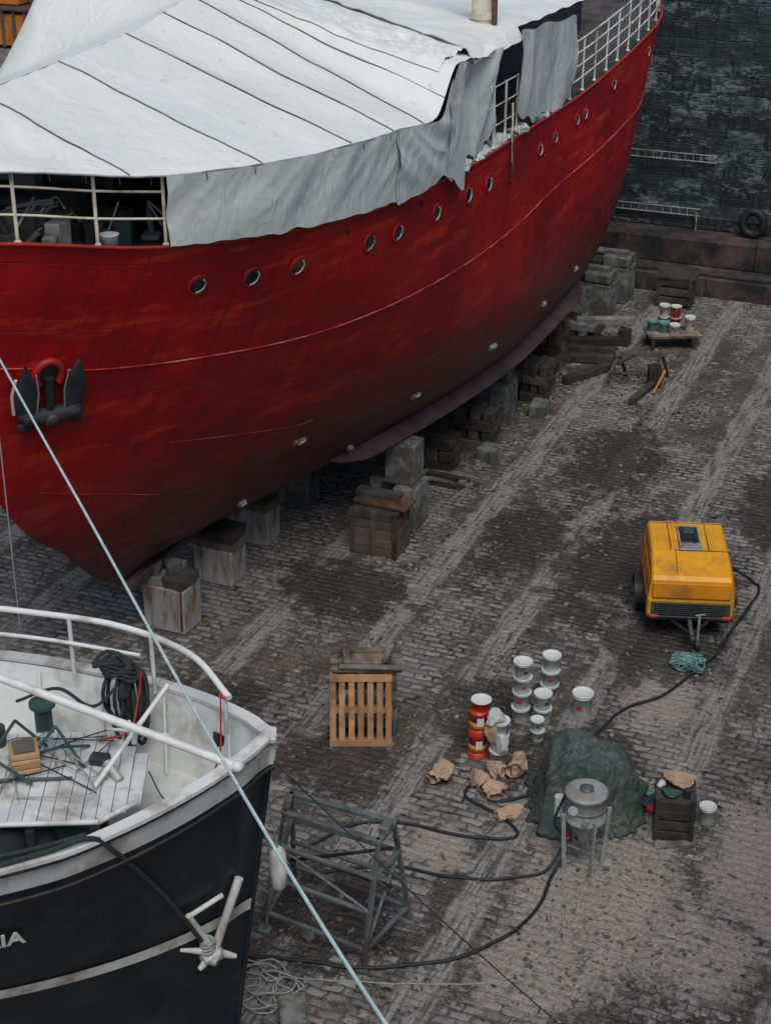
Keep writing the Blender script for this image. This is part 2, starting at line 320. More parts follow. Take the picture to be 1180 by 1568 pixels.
def empty(name,loc):
    e=bpy.data.objects.new(name,None);e.empty_display_size=.3;scene.collection.objects.link(e);e.location=V(loc);return e
def spline(pts,seg=8):
    pts=[V(p) for p in pts];q=[pts[0]*2-pts[1]]+pts+[pts[-1]*2-pts[-2]];o=[]
    for i in range(1,len(q)-2):
        a,b,c,d=q[i-1:i+3]
        for k in range(seg):
            t=k/seg;o.append(.5*((2*b)+(c-a)*t+(2*a-5*b+4*c-d)*t*t+(3*b-a-3*c+d)*t**3))
    o.append(pts[-1]);return o
def interp(x,xs,ys):
    if x<=xs[0]:return ys[0]
    if x>=xs[-1]:return ys[-1]
    for i in range(len(xs)-1):
        if x<=xs[i+1]:
            h=xs[i+1]-xs[i];t=(x-xs[i])/h
            def sl(j):
                if j<=0:return (ys[1]-ys[0])/(xs[1]-xs[0])
                if j>=len(xs)-1:return (ys[-1]-ys[-2])/(xs[-1]-xs[-2])
                a=(ys[j]-ys[j-1])/(xs[j]-xs[j-1]);b=(ys[j+1]-ys[j])/(xs[j+1]-xs[j])
                return 0 if a*b<=0 else 2*a*b/(a+b)
            m0=sl(i)*h;m1=sl(i+1)*h
            return (2*t**3-3*t*t+1)*ys[i]+(t**3-2*t*t+t)*m0+(-2*t**3+3*t*t)*ys[i+1]+(t**3-t*t)*m1
def nz(x,y,z=0): return noise.noise(V((x,y,z)))
# ================================================================ SETTING
g=MB();g.grid(lambda u,v:V((-400+800*u,-400+800*v,0)),8,8,'ground',False);g.build('ground')
w=MB()
w.add([(-13,25.0,0),(15.5,25.0,0),(15.5,25.0,9.2),(-13,25.0,9.2)],[[0,1,2,3]],'wallX')
w.build('dock_head_wall')
w=MB()
x=-12.9
while x<15.4:
    L_=min(U(3.0,4.6),15.45-x);w.box((x+L_/2,23.8+U(-.01,.01),.275),(L_-.008,4.8,.55+U(-.01,.01)),'ledge',bev=.025);x+=L_
x=-12.9
while x<15.4:
    L_=min(U(2.8,4.4),15.45-x);w.box((x+L_/2,24.25+U(-.01,.01),.93),(L_-.008,3.5,.74+U(-.01,.01)),'ledge',bev=.025);x+=L_
w.box((1.25,21.75,.60),(28.2,.35,.09),'dwood',bev=.02);w.box((1.25,24.6,1.5),(28.2,2.0,.4),'wallX',bev=.03)
w.build('dock_altar_steps')
w=MB()
w.add([(-13,-60,0),(-13,25,0),(-13,25,5.9),(-13,-60,5.9)],[[0,1,2,3]],'wallY')
w.add([(-13,-60,5.9),(-13,25,5.9),(-17.5,25,5.9),(-17.5,-60,5.9)],[[0,1,2,3]],'quay')
w.add([(-17.5,-60,5.9),(-17.5,25,5.9),(-17.5,25,9.2),(-17.5,-60,9.2)],[[0,1,2,3]],'wallY')
w.build('dock_side_wall')
w=MB()
w.add([(15.5,-60,0),(15.5,25,0),(15.5,25,9.2),(15.5,-60,9.2)],[[0,1,2,3]],'wallY');w.build('dock_side_wall')
w=MB()
for a in([(-400,25,9.2),(400,25,9.2),(400,400,9.2),(-400,400,9.2)],[(-400,-400,9.2),(-17.5,-400,9.2),(-17.5,25,9.2),(-400,25,9.2)],[(15.5,-400,9.2),(400,-400,9.2),(400,25,9.2),(15.5,25,9.2)],[(-17.5,-400,9.2),(15.5,-400,9.2),(15.5,-60,9.2),(-17.5,-60,9.2)]):
    w.add(a,[[0,1,2,3]],'quay')
w.build('quay_pavement')
w=MB();w.add([(-17.5,-60,0),(15.5,-60,0),(15.5,-60,9.2),(-17.5,-60,9.2)],[[0,1,2,3]],'wallX');w.build('dock_gate_wall')
for zz,x0,x1 in((3.0,1.2,4.3),(1.72,.7,4.2)):
    l=MB()
    yy=24.75 if zz>2 else 23.5
    l.cyl((x0,yy,zz),(x1,yy,zz),.02,'galv',n=6);l.cyl((x0,yy,zz+.20),(x1,yy,zz+.20),.02,'galv',n=6)
    k=x0
    while k<x1: l.cyl((k,yy,zz),(k,yy,zz+.20),.013,'galv',n=5);k+=.24
    for k in(x0+.1,x1-.1): l.cyl((k,yy,zz+.1),(k,25.0 if zz>2 else yy,zz+.1 if zz>2 else 1.3),.03,'galv',n=6)
    l.build('steel_ladder',(x0,yy,zz))
l=MB();pts=[(5.78+.30*math.cos(a),23.3,1.74+.33*math.sin(a)) for a in [i*math.pi/12 for i in range(24)]]
l.tube(pts,.12,'rubber',n=10,closed=True);l.cyl((5.78,23.3,2.1),(5.78,24.97,3.9),.015,'rope_d',n=5);l.build('tyre_fender',(5.78,23.3,1.3))
l=MB();l.cyl((.75,24.97,2.9),(1.9,23.0,1.35),.015,'rope_d',n=5);l.build('chain_stay',(.75,24.9,2.9))
l=MB();cx,cy=-15.9,19.4
l.box((cx,cy,6.45),(2.6,1.6,.9),'orange');
for i in range(7): l.box((cx-1.2+.4*i,cy-.83,6.5),(.1,.06,1.1),'rwood')
l.box((cx,cy,7.05),(2.8,1.8,.08),'rwood');l.box((cx-.3,cy,7.35),(1.4,1.1,.5),'orange',bev=.05);l.box((cx+.9,cy,7.3),(.08,1.2,.5),'dwood')
for x in(-1.25,1.25): l.cyl((cx+x,cy-.6,5.9),(cx+x,cy-.6,8.2),.05,'rwood')
l.box((cx,cy-.6,8.2),(2.9,.12,.12),'rwood')
l.build('wooden_crate',(cx,cy,5.9))
# ================================================================ RED SHIP
ZL=[1.25,1.5,1.8,2.5,3.2,4.5,6,7.6]
BM=[.12,1.9,2.8,3.4,3.7,3.95,4.03,4.05]
SB=[-1.5,-2.0,-2.4,-3.1,-4.0,-5.0,-5.7,-6.4]
SS=[19.5,19.8,20.1,20.5,21,21.7,22.5,23.7]
PB=[1.2,1.4,1.6,1.6,1.65,2.06,2.7,3.6]
def zd(s): return interp(s,[-6.4,-5.3,-3.5,-1,1,5,10,14,18,23],[8.5,8.35,7.97,7.72,7.6,7.5,7.5,7.7,8.1,8.6])
def hb(s,zn):
    b=interp(zn,ZL,BM);sb=interp(zn,ZL,SB);ss=interp(zn,ZL,SS);p=interp(zn,ZL,PB)
    e=max(0,s-sb);e2=max(0,ss-s)
    return b*(1-max(0,1-e/13)**p)*(1-max(0,1-e2/7.2)**2.2)
def hz(s,z): return hb(s,1.25+(z-1.25)*6.35/(zd(s)-1.25))
def hp(s,z,off=0):
    b=hz(s,z);ds=(hz(s+.05,z)-hz(s-.05,z))/.1;dz=(hz(s,z+.05)-hz(s,z-.05))/.1
    n=V((1,-ds,-dz)).normalized();return V((b,s,z))+n*off,n
ship=empty('red_lightship',(0,0,1.25))
N=150;MM=44
vs=[];uvs=[]
for j in range(MM+1):
    zn=1.25+6.35*(j/MM)**1.15
    sb=interp(zn,ZL,SB);ss=interp(zn,ZL,SS)
    for i in range(N+1):
        s=sb+(ss-sb)*(0.5-0.5*math.cos(math.pi*i/N))
        vs.append(V((max(hb(s,zn),.0),s,1.25+(zd(s)-1.25)*(zn-1.25)/6.35)));uvs.append((s,zn))
nv=len(vs);vs+= [V((-p.x,p.y,p.z)) for p in vs];uvs+=uvs
fs=[]
for k in(0,nv):
    for j in range(MM):
        for i in range(N):
            a=k+j*(N+1)+i;q=[a,a+1,a+N+2,a+N+1];fs.append(q if k==0 else q[::-1])
for i in range(N): fs.append([i,i+nv,i+1+nv,i+1])
me=bpy.data.meshes.new('hull_plating');me.from_pydata([p-ship.location for p in vs],[],fs);me.materials.append(M['hull'])
ul=me.uv_layers.new(name='UVMap')
for lp in me.loops: ul.data[lp.index].uv=uvs[lp.vertex_index]
me.polygons.foreach_set('use_smooth',[True]*len(me.polygons))
ho=bpy.data.objects.new('hull_plating',me);scene.collection.objects.link(ho);ho.parent=ship
k=MB()
k.box((0,9,1.17),(.3,21,.16),'bilge',bev=.02)
for sg in(1,-1):
    pts=[];
    for i in range(131):
        s=-6.35+29.9*i/130;pts.append(V((sg*(hb(s,7.6)+.015),s,zd(s)+.0)))
    k.tube(pts,.028,'redp',n=6)
def hline(kb,sz,r,m,n=5,off=.0,seg=10):
    pts=[]
    for p in spline([(0,a,b) for a,b in sz],seg):
        q,nn=hp(p.y,p.z,off);pts.append(q)
    kb.tube(pts,r,m,n=n)
hline(k,[(-5.3,6.5),(-4.72,6.38),(-3.81,6.13),(-2.28,5.9),(.26,5.66),(4.07,5.66),(6.99,5.72),(9.46,5.88),(13.1,6.0),(17,6.35),(20,6.7)],.015,'line')
hline(k,[(-2.1,4.35),(-1.68,4.24),(.59,3.68),(1.2,3.6)],.010,'line2')
hline(k,[(-3.9,4.05),(-3.82,4.02),(-1.92,3.27),(-1.8,3.22)],.009,'line2')
k.build('sheer_and_seams',parent=ship)
k=MB()
def bk(u,v):
    s=3.0+11.6*u;z=interp(s,[3,8,14.6],[1.98,2.0,2.35]);q,n=hp(s,z)
    d=V((.80,-.1,-.60)).normalized();w_=.36*min(1,(u*14)**.6)*min(1,((1-u)*14)**.6)
    return q+d*(w_*v-.06)
k.grid(bk,60,2,'bilge');k.grid(lambda u,v:bk(u,v)+V((.0,0,-.03)),60,2,'bilge')
pts=[bk(u/60,1)+V((0,0,-.015)) for u in range(61)];k.tube(pts,.028,'bilge',n=6)
k.build('bilge_keel',parent=ship)
k=MB()
for s,z in((-2.78,7.23),(-1.90,7.14),(-1.05,7.10),(.61,7.07),(1.45,7.03),(2.8,7.02),(4.19,7.0),(5.2,6.96),(8.22,6.93),(9.19,6.97),(10.7,7.03),(11.3,7.03),(13.5,7.25),(16.5,7.5)):
    q,n=hp(s,z);ts=V((-n.y,n.x,0)).normalized();upv=n.cross(ts)
    rot=Matrix((ts,upv,n)).transposed()
    r=.135 if s<8 else .11
    k.rev(q,[(r,.020),(.001,.021)],'glass',n=20,rot=rot,smooth=False)
    k.rev(q,[(r*1.18,-.02),(r*1.18,.016),(r*1.12,.026),(r*1.0,.026),(r*.98,.012)],'redp',n=20,rot=rot,caps=False)
    li=[q+rot@V((math.cos(a)*r*.88,math.sin(a)*r*.88,.022)) for a in [math.pi*(-.55+.85*i/10) for i in range(11)]]
    k.tube(li,.016,'rim',n=5)
    eb=[q+rot@V((math.cos(a)*r*1.35,math.sin(a)*r*1.35,.02)) for a in [math.pi*(.15+.7*i/8) for i in range(9)]]
    k.tube(eb,.010,'redp',n=5)
for s,z in((-.05,7.43),(2.2,7.35),(6.5,6.7),(-1.5,3.9),(1.6,4.4)):
    q,n=hp(s,z);rot=n.to_track_quat('Z','Y').to_matrix();k.rev(q,[(.04,-.01),(.04,.02),(.02,.02)],'black',n=10,rot=rot)
k.build('portholes',parent=ship)
k=MB()
for s,z,L_ in((1.18,3.17,.28),(4.55,2.92,.24),(7.19,3.11,.24),(10.02,3.16,.14),(.72,2.0,.16),(12.3,3.3,.14),(3.4,2.15,.12)):
    q,n=hp(s,z);ts=V((n.y*-1,n.x,0)).normalized();up=n.cross(ts);rot=Matrix((ts,up,n)).transposed()
    k.box(q+n*.02,(L_,.11,.07),'galv',rot=rot,bev=.015,jit=.006);k.box(q+n*.04+ts*L_*.15,(L_*.6,.07,.06),'whited',rot=rot,bev=.01,jit=.005)
k.build('hull_anodes',parent=ship)
k=MB();q,n=hp(-4.34,6.06);ts=V((-n.y,n.x,0)).normalized();upv=n.cross(ts)
if upv.z<0: upv=-upv
A=Matrix((ts,upv,n)).transposed();SC=1.14
def L(x,y,z): return q+A@V((x*SC,y*SC,z*SC))
arch=[L(.17*math.cos(a),.16+.2*math.sin(a),.05) for a in [math.pi*i/14 for i in range(-3,18)]]
k.tube(arch,.06,'redp',n=10)
k.rev(L(0,.12,.02),[(.17,-.02),(.17,.02),(.15,.03)],'black',n=18,rot=A,sx=.9,sy=1.4)  # shadow inside the hawse, painted as a black disc
for sg in(-1,1):
    def fl(u,v,sg=sg):
        y=-.38+.82*u;wd=.135*math.sin(math.pi*min(1,max(0,.12+.88*u))**.8)+.012;a=2*math.pi*v
        return L(sg*(.29+.05*u)+wd*math.cos(a),y,.12+.06*u+.07*math.sin(a)*(1-.6*u))
    k.grid(fl,14,12,'dark');k.rev(L(sg*.30,-.36,.12),[(.01,-.1),(.11,-.08),(.15,0),(.11,.08),(.01,.1)],'dark',n=14,rot=A)
    k.tube([L(sg*.18,-.3,.16),L(sg*.165,0,.17),L(sg*.21,.3,.19)],.014,'galv',n=6)
    k.rev(L(sg*.34,-.52,.12),[(.01,-.08),(.09,-.06),(.10,.04),(.02,.08)],'dark',n=12,rot=A)
k.tube([L(-.46,-.3,.12),L(-.49,0,.13),L(-.45,.25,.15)],.025,'whited',n=6)
k.cyl(L(-.36,-.40,.13),L(.36,-.40,.13),.12,'dark',n=12);k.cyl(L(0,-.42,.13),L(0,.15,.08),.07,'black',n=10)
k.rev(L(0,-.44,.18),[(.02,.1),(.11,.06),(.13,-.04)],'bilge',n=14,rot=A)
k.build('anchor_in_hawse',parent=ship)
k=MB()
def dk(u,v):
    s=-6.1+29.5*u;b=max(hb(s,7.6)-.05,.01);return V((b*(2*v-1),s,zd(s)-.12))
k.grid(dk,80,10,'deck')
k.box((0,11.5,8.3),(4.6,10.5,1.5),'dark',bev=.05);k.box((0,1.5,8.15),(2.4,3.4,1.1),'dark',bev=.04)
k.box((0,11.5,9.1),(5.2,11,.1),'deck',bev=.03)
k.build('deck_and_deckhouse',parent=ship)
k=MB()
def windlass(cx,cy,z):
    k.cyl((cx-.6,cy,z+.4),(cx+.6,cy,z+.4),.2,'dark',n=14);k.cyl((cx-.7,cy,z+.4),(cx-.55,cy,z+.4),.3,'dark',n=16);k.cyl((cx+.55,cy,z+.4),(cx+.7,cy,z+.4),.3,'dark',n=16)
    k.box((cx,cy,z+.12),(1.3,.8,.24),'dark')
windlass(.2,-3.2,7.85);windlass(-.3,-1.2,7.7)
for i in range(70):
    s=U(-5.2,-2.4);b=hb(s,7.6)-.3;x=U(-b*.3,b);h=U(.06,.45)
    mm=random.choice(['dark','deck','steel','dwood','rust','galv','gwood','grille','conc'])
    if R()<.5:k.box((x,s,zd(s)-.1+h/2),(U(.1,.4),U(.1,.35),h),mm,rot=rotm(U(0,3)),bev=.02)
    else: k.cyl((x,s,zd(s)-.1),(x+U(-.2,.2),s+U(-.2,.2),zd(s)+h),U(.03,.11),mm,n=10)
for i in range(14):
    s=U(-4.9,-2.6);x=U(.3,hb(s,7.6)-.4);k.tube(spline([(x+U(-.4,.4),s+U(-.4,.4),zd(s)+U(-.05,.5)) for _ in range(4)],6),.018,random.choice(['galv','rope_l','dark','rope_t']),n=5)
k.rev((hb(-4.0,7.6)-.25,-3.95,zd(-4)-.1),[(.10,0),(.13,.24),(.14,.25),(.12,.25)],'pail',n=16)
k.build('deck_machinery',parent=ship)
k=MB()
def rail(s0,s1,step,hs,m='cream',r=.018,lean=.0,hp_=1.12,inset=.07):
    s=s0;ps=[]
    while s<=s1+1e-6:
        b=hb(s,7.6)-inset;p=V((b,s,zd(s)));ps.append(p);k.cyl(p,p+V((lean,0,hp_)),.026,m,n=8)
        k.rev(p,[(.05,0),(.05,.03),(.03,.05)],m,n=8);s+=step
    for h in hs: k.tube([p+V((lean*h/hp_,0,h)) for p in spline(ps,4)],r,m,n=6)
rail(-5.95,-3.4,.85,(.38,.75,.97),hp_=1.0);rail(10.3,22.0,.9,(.3,.58,.85,1.1),m='whited')
rail(4.9,6.9,.66,(.4,.75,1.1),m='whited',r=.014)
for i in range(2): k.cyl((3.75,5.95+.36*i,7.5),(3.70,5.95+.36*i,9.3),.024,'white',n=6)
for i in range(7): k.cyl((3.74,5.95,7.7+.24*i),(3.74,6.31,7.7+.24*i),.016,'white',n=6)
k.cyl((4.13,6.3,6.75),(4.13,6.3,7.7),.022,'rust',n=8);k.cyl((4.12,6.3,7.1),(4.09,6.3,8.2),.02,'cream',n=8)
k.build('railings',parent=ship)
k=MB();vx,vy=3.35,6.6
k.cyl((vx,vy,8.6),(vx,vy,11.6),.2,'cream',n=20);k.cyl((vx,vy,9.62),(vx,vy,9.72),.24,'cream',n=20)
k.cyl((vx+.27,vy-.1,8.8),(vx+.27,vy-.1,11.4),.05,'rust',n=10)
k.tube(spline([(vx,vy,11.5),(vx,vy-.1,11.9),(vx,vy-.4,12.1),(vx,vy-.8,12.1)],6),.26,'cream',n=16)
k.build('deck_ventilator',parent=ship)
# ---- tarpaulins
SEAM=[-5.4,-3.95,-2.05,-.2,.95,1.95,2.75]
def zr(s): return interp(s,[-7,-3.5,0,1.75,3,5.6,9,13],[9.78,9.96,10.15,10.4,10.42,9.95,9.85,9.8])
def ze(s): return zd(s)+interp(s,[-6.4,-3.5,-1.5,1,2.35,3.3,4.2,12],[.92,1.0,1.08,1.16,1.12,1.88,1.84,1.84])
def be(s): return hb(max(s,-6.3),7.6)+.10
def sag(s):
    for i in range(len(SEAM)-1):
        if SEAM[i]<=s<=SEAM[i+1]:
            t=(s-SEAM[i])/(SEAM[i+1]-SEAM[i]);return -math.sin(math.pi*t)*.07
    return 0
def ridge(x,y,z): return 1-abs(nz(x,y,z))*2
def roofz(s,t):
    z=zr(s)+(ze(s)-zr(s))*t
    z+=sag(s)*math.sin(math.pi*min(1,t*1.05))
    cr=max(0,min(1,(s-2.5)/1.0))
    z+=cr*(.10*nz(s*1.4,t*3,3)+.07*abs(nz(s*3,t*6,9))-.14*math.sin(math.pi*t))
    z+=.022*nz(s*1.3,t*5,1)+.012*nz(s*4+t*3,t*9,5)
    return z
k=MB()
def ro(u,v):
    s=-6.45+11.6*u;b=be(s);return V((b*v,s,roofz(s,v)))
k.grid(ro,150,56,'tarp')
def rop(u,v):
    s=-6.45+11.6*u;b=be(s);w_=interp(s,[-6,1.2,2.0,6],[0,0,1,1])
    z=zr(s)+(ze(s)-zr(s))*v;z2=zr(s)-.12*v if v<.75 else zr(s)-.09-(v-.75)*4*(zr(s)-ze(s)-.1)
    return V((-b*v,s,z*(1-w_)+z2*w_+.02*nz(s,v*4,8)))
k.grid(rop,90,30,'tarp')
k.build('awning_roof',parent=ship)
k=MB()
for s in SEAM:
    k.tube([V((be(s)*t,s+.02*math.sin(t*9),roofz(s,t)+.012)) for t in [i/30 for i in range(31)]],.011 if s<1.5 else .009,'steel' if s<1.5 else 'rwood',n=5)
k.tube([V((be(s)+.005,s,roofz(s,1)-.01)) for s in [-6.4+8.7*i/80 for i in range(81)]],.014,'galv',n=6)
for i in range(24):
    s=-5.6+.38*i
    if s>2.3: break
    z=roofz(s,1);k.cyl((be(s)+.01,s,z-.02),(be(s)+.02,s,z-.12),.008,'rope_d',n=4)
k.build('awning_seams',parent=ship)
k=MB()
def side(s0,s1,top,bot,m,amp,out=.12,nu=110,nv=34,fx=2.2,dirn=1.0,seed=0,ragged=.05,fold=.3,cr=.06):
    def fn(u,v):
        s=s0+(s1-s0)*u;zt=top(s);zb=bot(s)+ragged*nz(s*3.1,seed,2);z=zt+(zb-zt)*v
        w_=amp*(.9*nz(s*fx+v*dirn*1.0,v*.6,seed)+fold*ridge(s*fx*1.2+v*dirn*1.8,v*.7-s*.2,seed+4)+cr*ridge(s*4-v*dirn*3,v*1.6,seed+9)-fold*.5)*(.2+.8*math.sin(math.pi*min(1,v*.8+.2)))
        return V((hb(s,7.6)+out+w_,s+amp*.25*nz(s*3,v*2,seed+7),z))
    k.grid(fn,nu,nv,m)
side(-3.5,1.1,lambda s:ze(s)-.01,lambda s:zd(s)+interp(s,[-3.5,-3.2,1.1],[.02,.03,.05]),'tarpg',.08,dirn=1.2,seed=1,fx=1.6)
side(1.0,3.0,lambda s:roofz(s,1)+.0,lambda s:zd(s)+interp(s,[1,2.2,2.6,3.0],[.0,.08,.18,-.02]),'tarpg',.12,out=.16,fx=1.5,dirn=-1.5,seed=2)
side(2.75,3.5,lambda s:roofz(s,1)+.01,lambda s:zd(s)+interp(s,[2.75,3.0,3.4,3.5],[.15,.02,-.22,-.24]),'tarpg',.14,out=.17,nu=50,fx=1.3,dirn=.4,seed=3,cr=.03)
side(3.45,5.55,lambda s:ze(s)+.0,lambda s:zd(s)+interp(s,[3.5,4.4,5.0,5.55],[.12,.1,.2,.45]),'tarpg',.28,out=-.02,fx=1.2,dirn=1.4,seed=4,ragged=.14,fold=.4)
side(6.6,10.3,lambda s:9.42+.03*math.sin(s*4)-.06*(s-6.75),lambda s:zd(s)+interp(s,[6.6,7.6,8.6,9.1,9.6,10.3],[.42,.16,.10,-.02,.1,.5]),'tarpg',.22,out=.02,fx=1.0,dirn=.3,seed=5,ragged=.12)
for i in range(20):
    s=U(3.9,9.2);k.crumple((hb(s,7.6)-.08,s,zd(s)+.06),(U(.10,.16),U(.2,.4),U(.08,.16)),'tarpg' if R()<.8 else 'dark',seed=i+60)
k.tube([V((hb(s,7.6)+.15,s,ze(s)-.03)) for s in (1.02,1.04)]+[V((hb(1.03,7.6)+.17,1.03,zd(1.03)+.1))],.008,'galv',n=4)
k.build('side_curtains',parent=ship)
k=MB()
def r2(u,v):
    x=-3.4+7.5*v;t=abs(x)/4.1
    s=(6.0-.45*max(x,0))+(6.65+.04*x-(6.0-.45*max(x,0)))*u
    z=9.98-.52*t+.05*nz(s*2,x*2,5)-.05*math.sin(math.pi*u)
    if v>.975: z-=(v-.975)*8
    return V((x,s+.08*nz(x*2,3,3),z+.02))
k.grid(r2,40,90,'tarp')
def r3(u,v):
    s=6.6+5.4*u;x=-3.4+7.3*v;t=abs(x)/4.0
    return V((x,s,9.93-.50*t-.02*(s-6.6)+.04*nz(s*2,x*2,8)))
k.grid(r3,60,60,'tarp')
def r1b(u,v):
    x=-.5+4.4*v;s0=3.0;s1=6.1-.45*max(x,0);s=s0+(s1-s0)*u
    zz=roofz(min(s,5.1),min(1,max(0,x)/be(s)))+.03;z1=9.98-.52*abs(x)/4.1-.02
    w_=u*u*(3-2*u)
    return V((x,s,zz*(1-w_)+z1*w_+math.sin(math.pi*u)*(.12*nz(x*2.2+u*2,u*3,4)+.07*ridge(x*2.6,u*5,8)+.035*ridge(x*6,u*9,2)-.05)))
k.grid(r1b,80,110,'tarp')
k.tube([r2(0,v/40)+V((0,-.01,.0)) for v in range(41)],.012,'galv',n=5)
k.build('aft_awning',parent=ship)
k=MB();k.tube([(1.2,-5.92,9.3),(1.2,-5.93,6),(1.19,-5.95,3.0)],.009,'rope_l',n=5);k.build('hanging_line',(1.2,-5.9,9))
k=MB();P0=V((.55,-5.95,8.55));P1=V((10.87,-15.74,8.0));P2=V((16.1,-20.7,9.35))
k.tube(spline([P0,(P0+P1)/2+V((0,0,-.12)),P1,P2],16),.0125,'rope_t',n=8);k.build('mooring_rope',P0)
k=MB();k.rev((16.1,-20.7,9.2),[(.2,0),(.16,.1),(.14,.3),(.22,.36),(.2,.44),(.02,.46)],'black',n=18);k.build('mooring_bollard',(16.1,-20.7,9.2))
# ================================================================ BLOCKS
def keelblock(name,c,conc,timber=(),m='conc',rz=0):
    b=MB();z=0
    for i,(sx,sy,h) in enumerate(conc):
        b.box((c[0]+U(-.03,.03),c[1],z+h/2),(sx,sy,h-.004),m,rot=rotm(rz+U(-.03,.03)),bev=.025,jit=.012);z+=h
    for (sx,sy,h,mm) in timber:
        n_=2
        for q in range(n_): b.box((c[0]+U(-.04,.04),c[1]+(q-.5)*sy/n_,z+h/2),(sx*U(.92,1.08),sy/n_-.01,h-.004),mm,rot=rotm(rz+U(-.05,.05)),bev=.012,jit=.012)
        z+=h
    return b,z
b,z=keelblock('k',(.32,-.52),[(.84,.6,.86)],[],m='concr')
b.box((.1,-.62,.95),(.5,.34,.16),'gwood',rot=rotm(.1),jit=.01);b.box((.55,-.55,.97),(.42,.5,.2),'dwood',rot=rotm(-.12),jit=.01);b.box((.3,-.3,.96),(.9,.16,.18),'dwood',jit=.01)
b.box((.12,-.6,1.13),(.16,.26,.2),'conc',rot=rotm(.3),bev=.02);b.box((.42,-.5,1.15),(.13,.3,.2),'conc',rot=rotm(-.2),bev=.02);b.box((.28,-.3,1.12),(.5,.12,.14),'gwood')
b.cyl((.72,-.84,.88),(.70,-.84,.1),.02,'rust',n=6)
b.build('keel_block',(.32,-.52,0))
for c in((.3,1.35),(.15,3.1)):
    b,z=keelblock('k',c,[(.8,.6,.72)],[(.9,.5,.17,'rwood'),(.8,.6,.22,'dwood')],m='concr');b.build('keel_block',(c[0],c[1],0))
for i in range(8):
    c=(0.0,5.0+1.9*i);b,z=keelblock('k',c,[(1.0,.6,.8)],[(.9,.5,.3,'dwood')]);b.build('keel_block',(c[0],c[1],0))
def crib(c,size,n,m='dwood'):
    b=MB();L_,W_,Hh=size;h=Hh/n
    for i in range(n):
        if i%2==0:
            for q in(-.36,0,.36): b.box((c[0],c[1]+q*W_,h*(i+.5)),(L_*U(.88,1.12),W_*.29,h-.006),m if R()<.8 else 'rwood',bev=.015,jit=.014,rot=rotm(U(-.05,.05)))
        else:
            for q in(-.36,0,.36): b.box((c[0]+q*L_,c[1],h*(i+.5)),(L_*.29,W_*U(.88,1.12),h-.006),m if R()<.8 else 'rwood',bev=.015,jit=.014,rot=rotm(U(-.05,.05)))
    return b
b=MB();c=(2.6,3.62)
for i in range(5):
    b.box((c[0],c[1],.10+.19*i),(.92,.72,.184),'rwood' if i!=4 else 'dwood',bev=.012,jit=.008)
b.box((c[0],c[1]-.38,.5),(.10,.05,.95),'rwood',bev=.01);b.box((c[0]+.44,c[1]-.38,.5),(.09,.05,.98),'dwood',bev=.01);b.box((c[0]-.44,c[1]-.38,.5),(.09,.05,.98),'dwood',bev=.01)
b.box((c[0]+.48,c[1],.5),(.05,.08,.98),'rwood');b.box((c[0]+.05,c[1]+.05,1.01),(1.12,.5,.09),'rust',rot=rotm(-.03),bev=.02);b.box((c[0]-.1,c[1]+.15,1.1),(.9,.3,.1),'dwood')
b.build('timber_crib',(2.6,3.62,0))
b=MB();b.box((2.72,4.85,.46),(.5,.8,.92),'conc',bev=.025,jit=.014);b.box((2.5,5.05,1.33),(.62,.55,.8),'conc',bev=.025,jit=.014);b.box((2.5,5.0,.94),(.7,.7,.05),'dwood');b.build('concrete_shore',(2.6,4.9,0))
b=MB();b.box((2.0,5.3,.42),(.45,.7,.84),'conc',bev=.02,jit=.01);b.build('concrete_shore',(2,5.3,0))
b=MB();b.box((2.6,10.85,.46),(.42,.85,.92),'conc',bev=.02,jit=.01);b.box((2.5,10.95,1.4),(.4,.5,.9),'conc',bev=.02,jit=.01);b.build('concrete_shore',(2.6,10.85,0))
crib((2.62,9.1),(.85,.7,.95),4).build('timber_crib',(2.62,9.1,0))
crib((2.15,7.7),(.95,.6,.75),3).build('timber_crib',(2.15,7.7,0))
crib((2.95,12.4),(.6,.9,.9),4,'dwood').build('timber_crib',(2.95,12.4,0))
crib((2.5,14.4),(.9,.9,1.2),5,'dwood').build('timber_crib',(2.5,14.4,0))
crib((2.1,17.2),(1.1,1.0,1.15),5,'gwood').build('timber_crib',(2.1,17.2,0))
b=MB();b.box((3.3,11.4,.14),(.38,.6,.28),'conc',rot=rotm(.1),bev=.02);b.build('concrete_block',(3.3,11.4,0))
b=MB();b.box((3.12,8.45,.16),(.42,.46,.32),'conc',rot=rotm(-.15),bev=.03,jit=.02);b.build('concrete_block',(3.12,8.45,0))
b=MB();
for i in range(7): b.box((2.75+U(-.12,.12),6.75+.14*(i%3),.06+.1*(i//3)),(U(.7,1.1),.13,.09),'gwood' if i%2 else 'dwood',rot=rotm(U(-.12,.12)),bev=.01)
b.build('timber_stack',(2.75,6.8,0))
for c in((2.55,18.7),(2.6,20.35)):
    b=MB();b.box((c[0],c[1],.5),(.95,.9,1.0),'conc',bev=.03,jit=.015);b.box((c[0]+.1,c[1],1.16),(.75,.8,.28),'conc',bev=.03,jit=.015);b.box((c[0]-.1,c[1],1.34),(.9,.3,.1),'gwood');b.build('concrete_shore',(c[0],c[1],0))
b=MB();
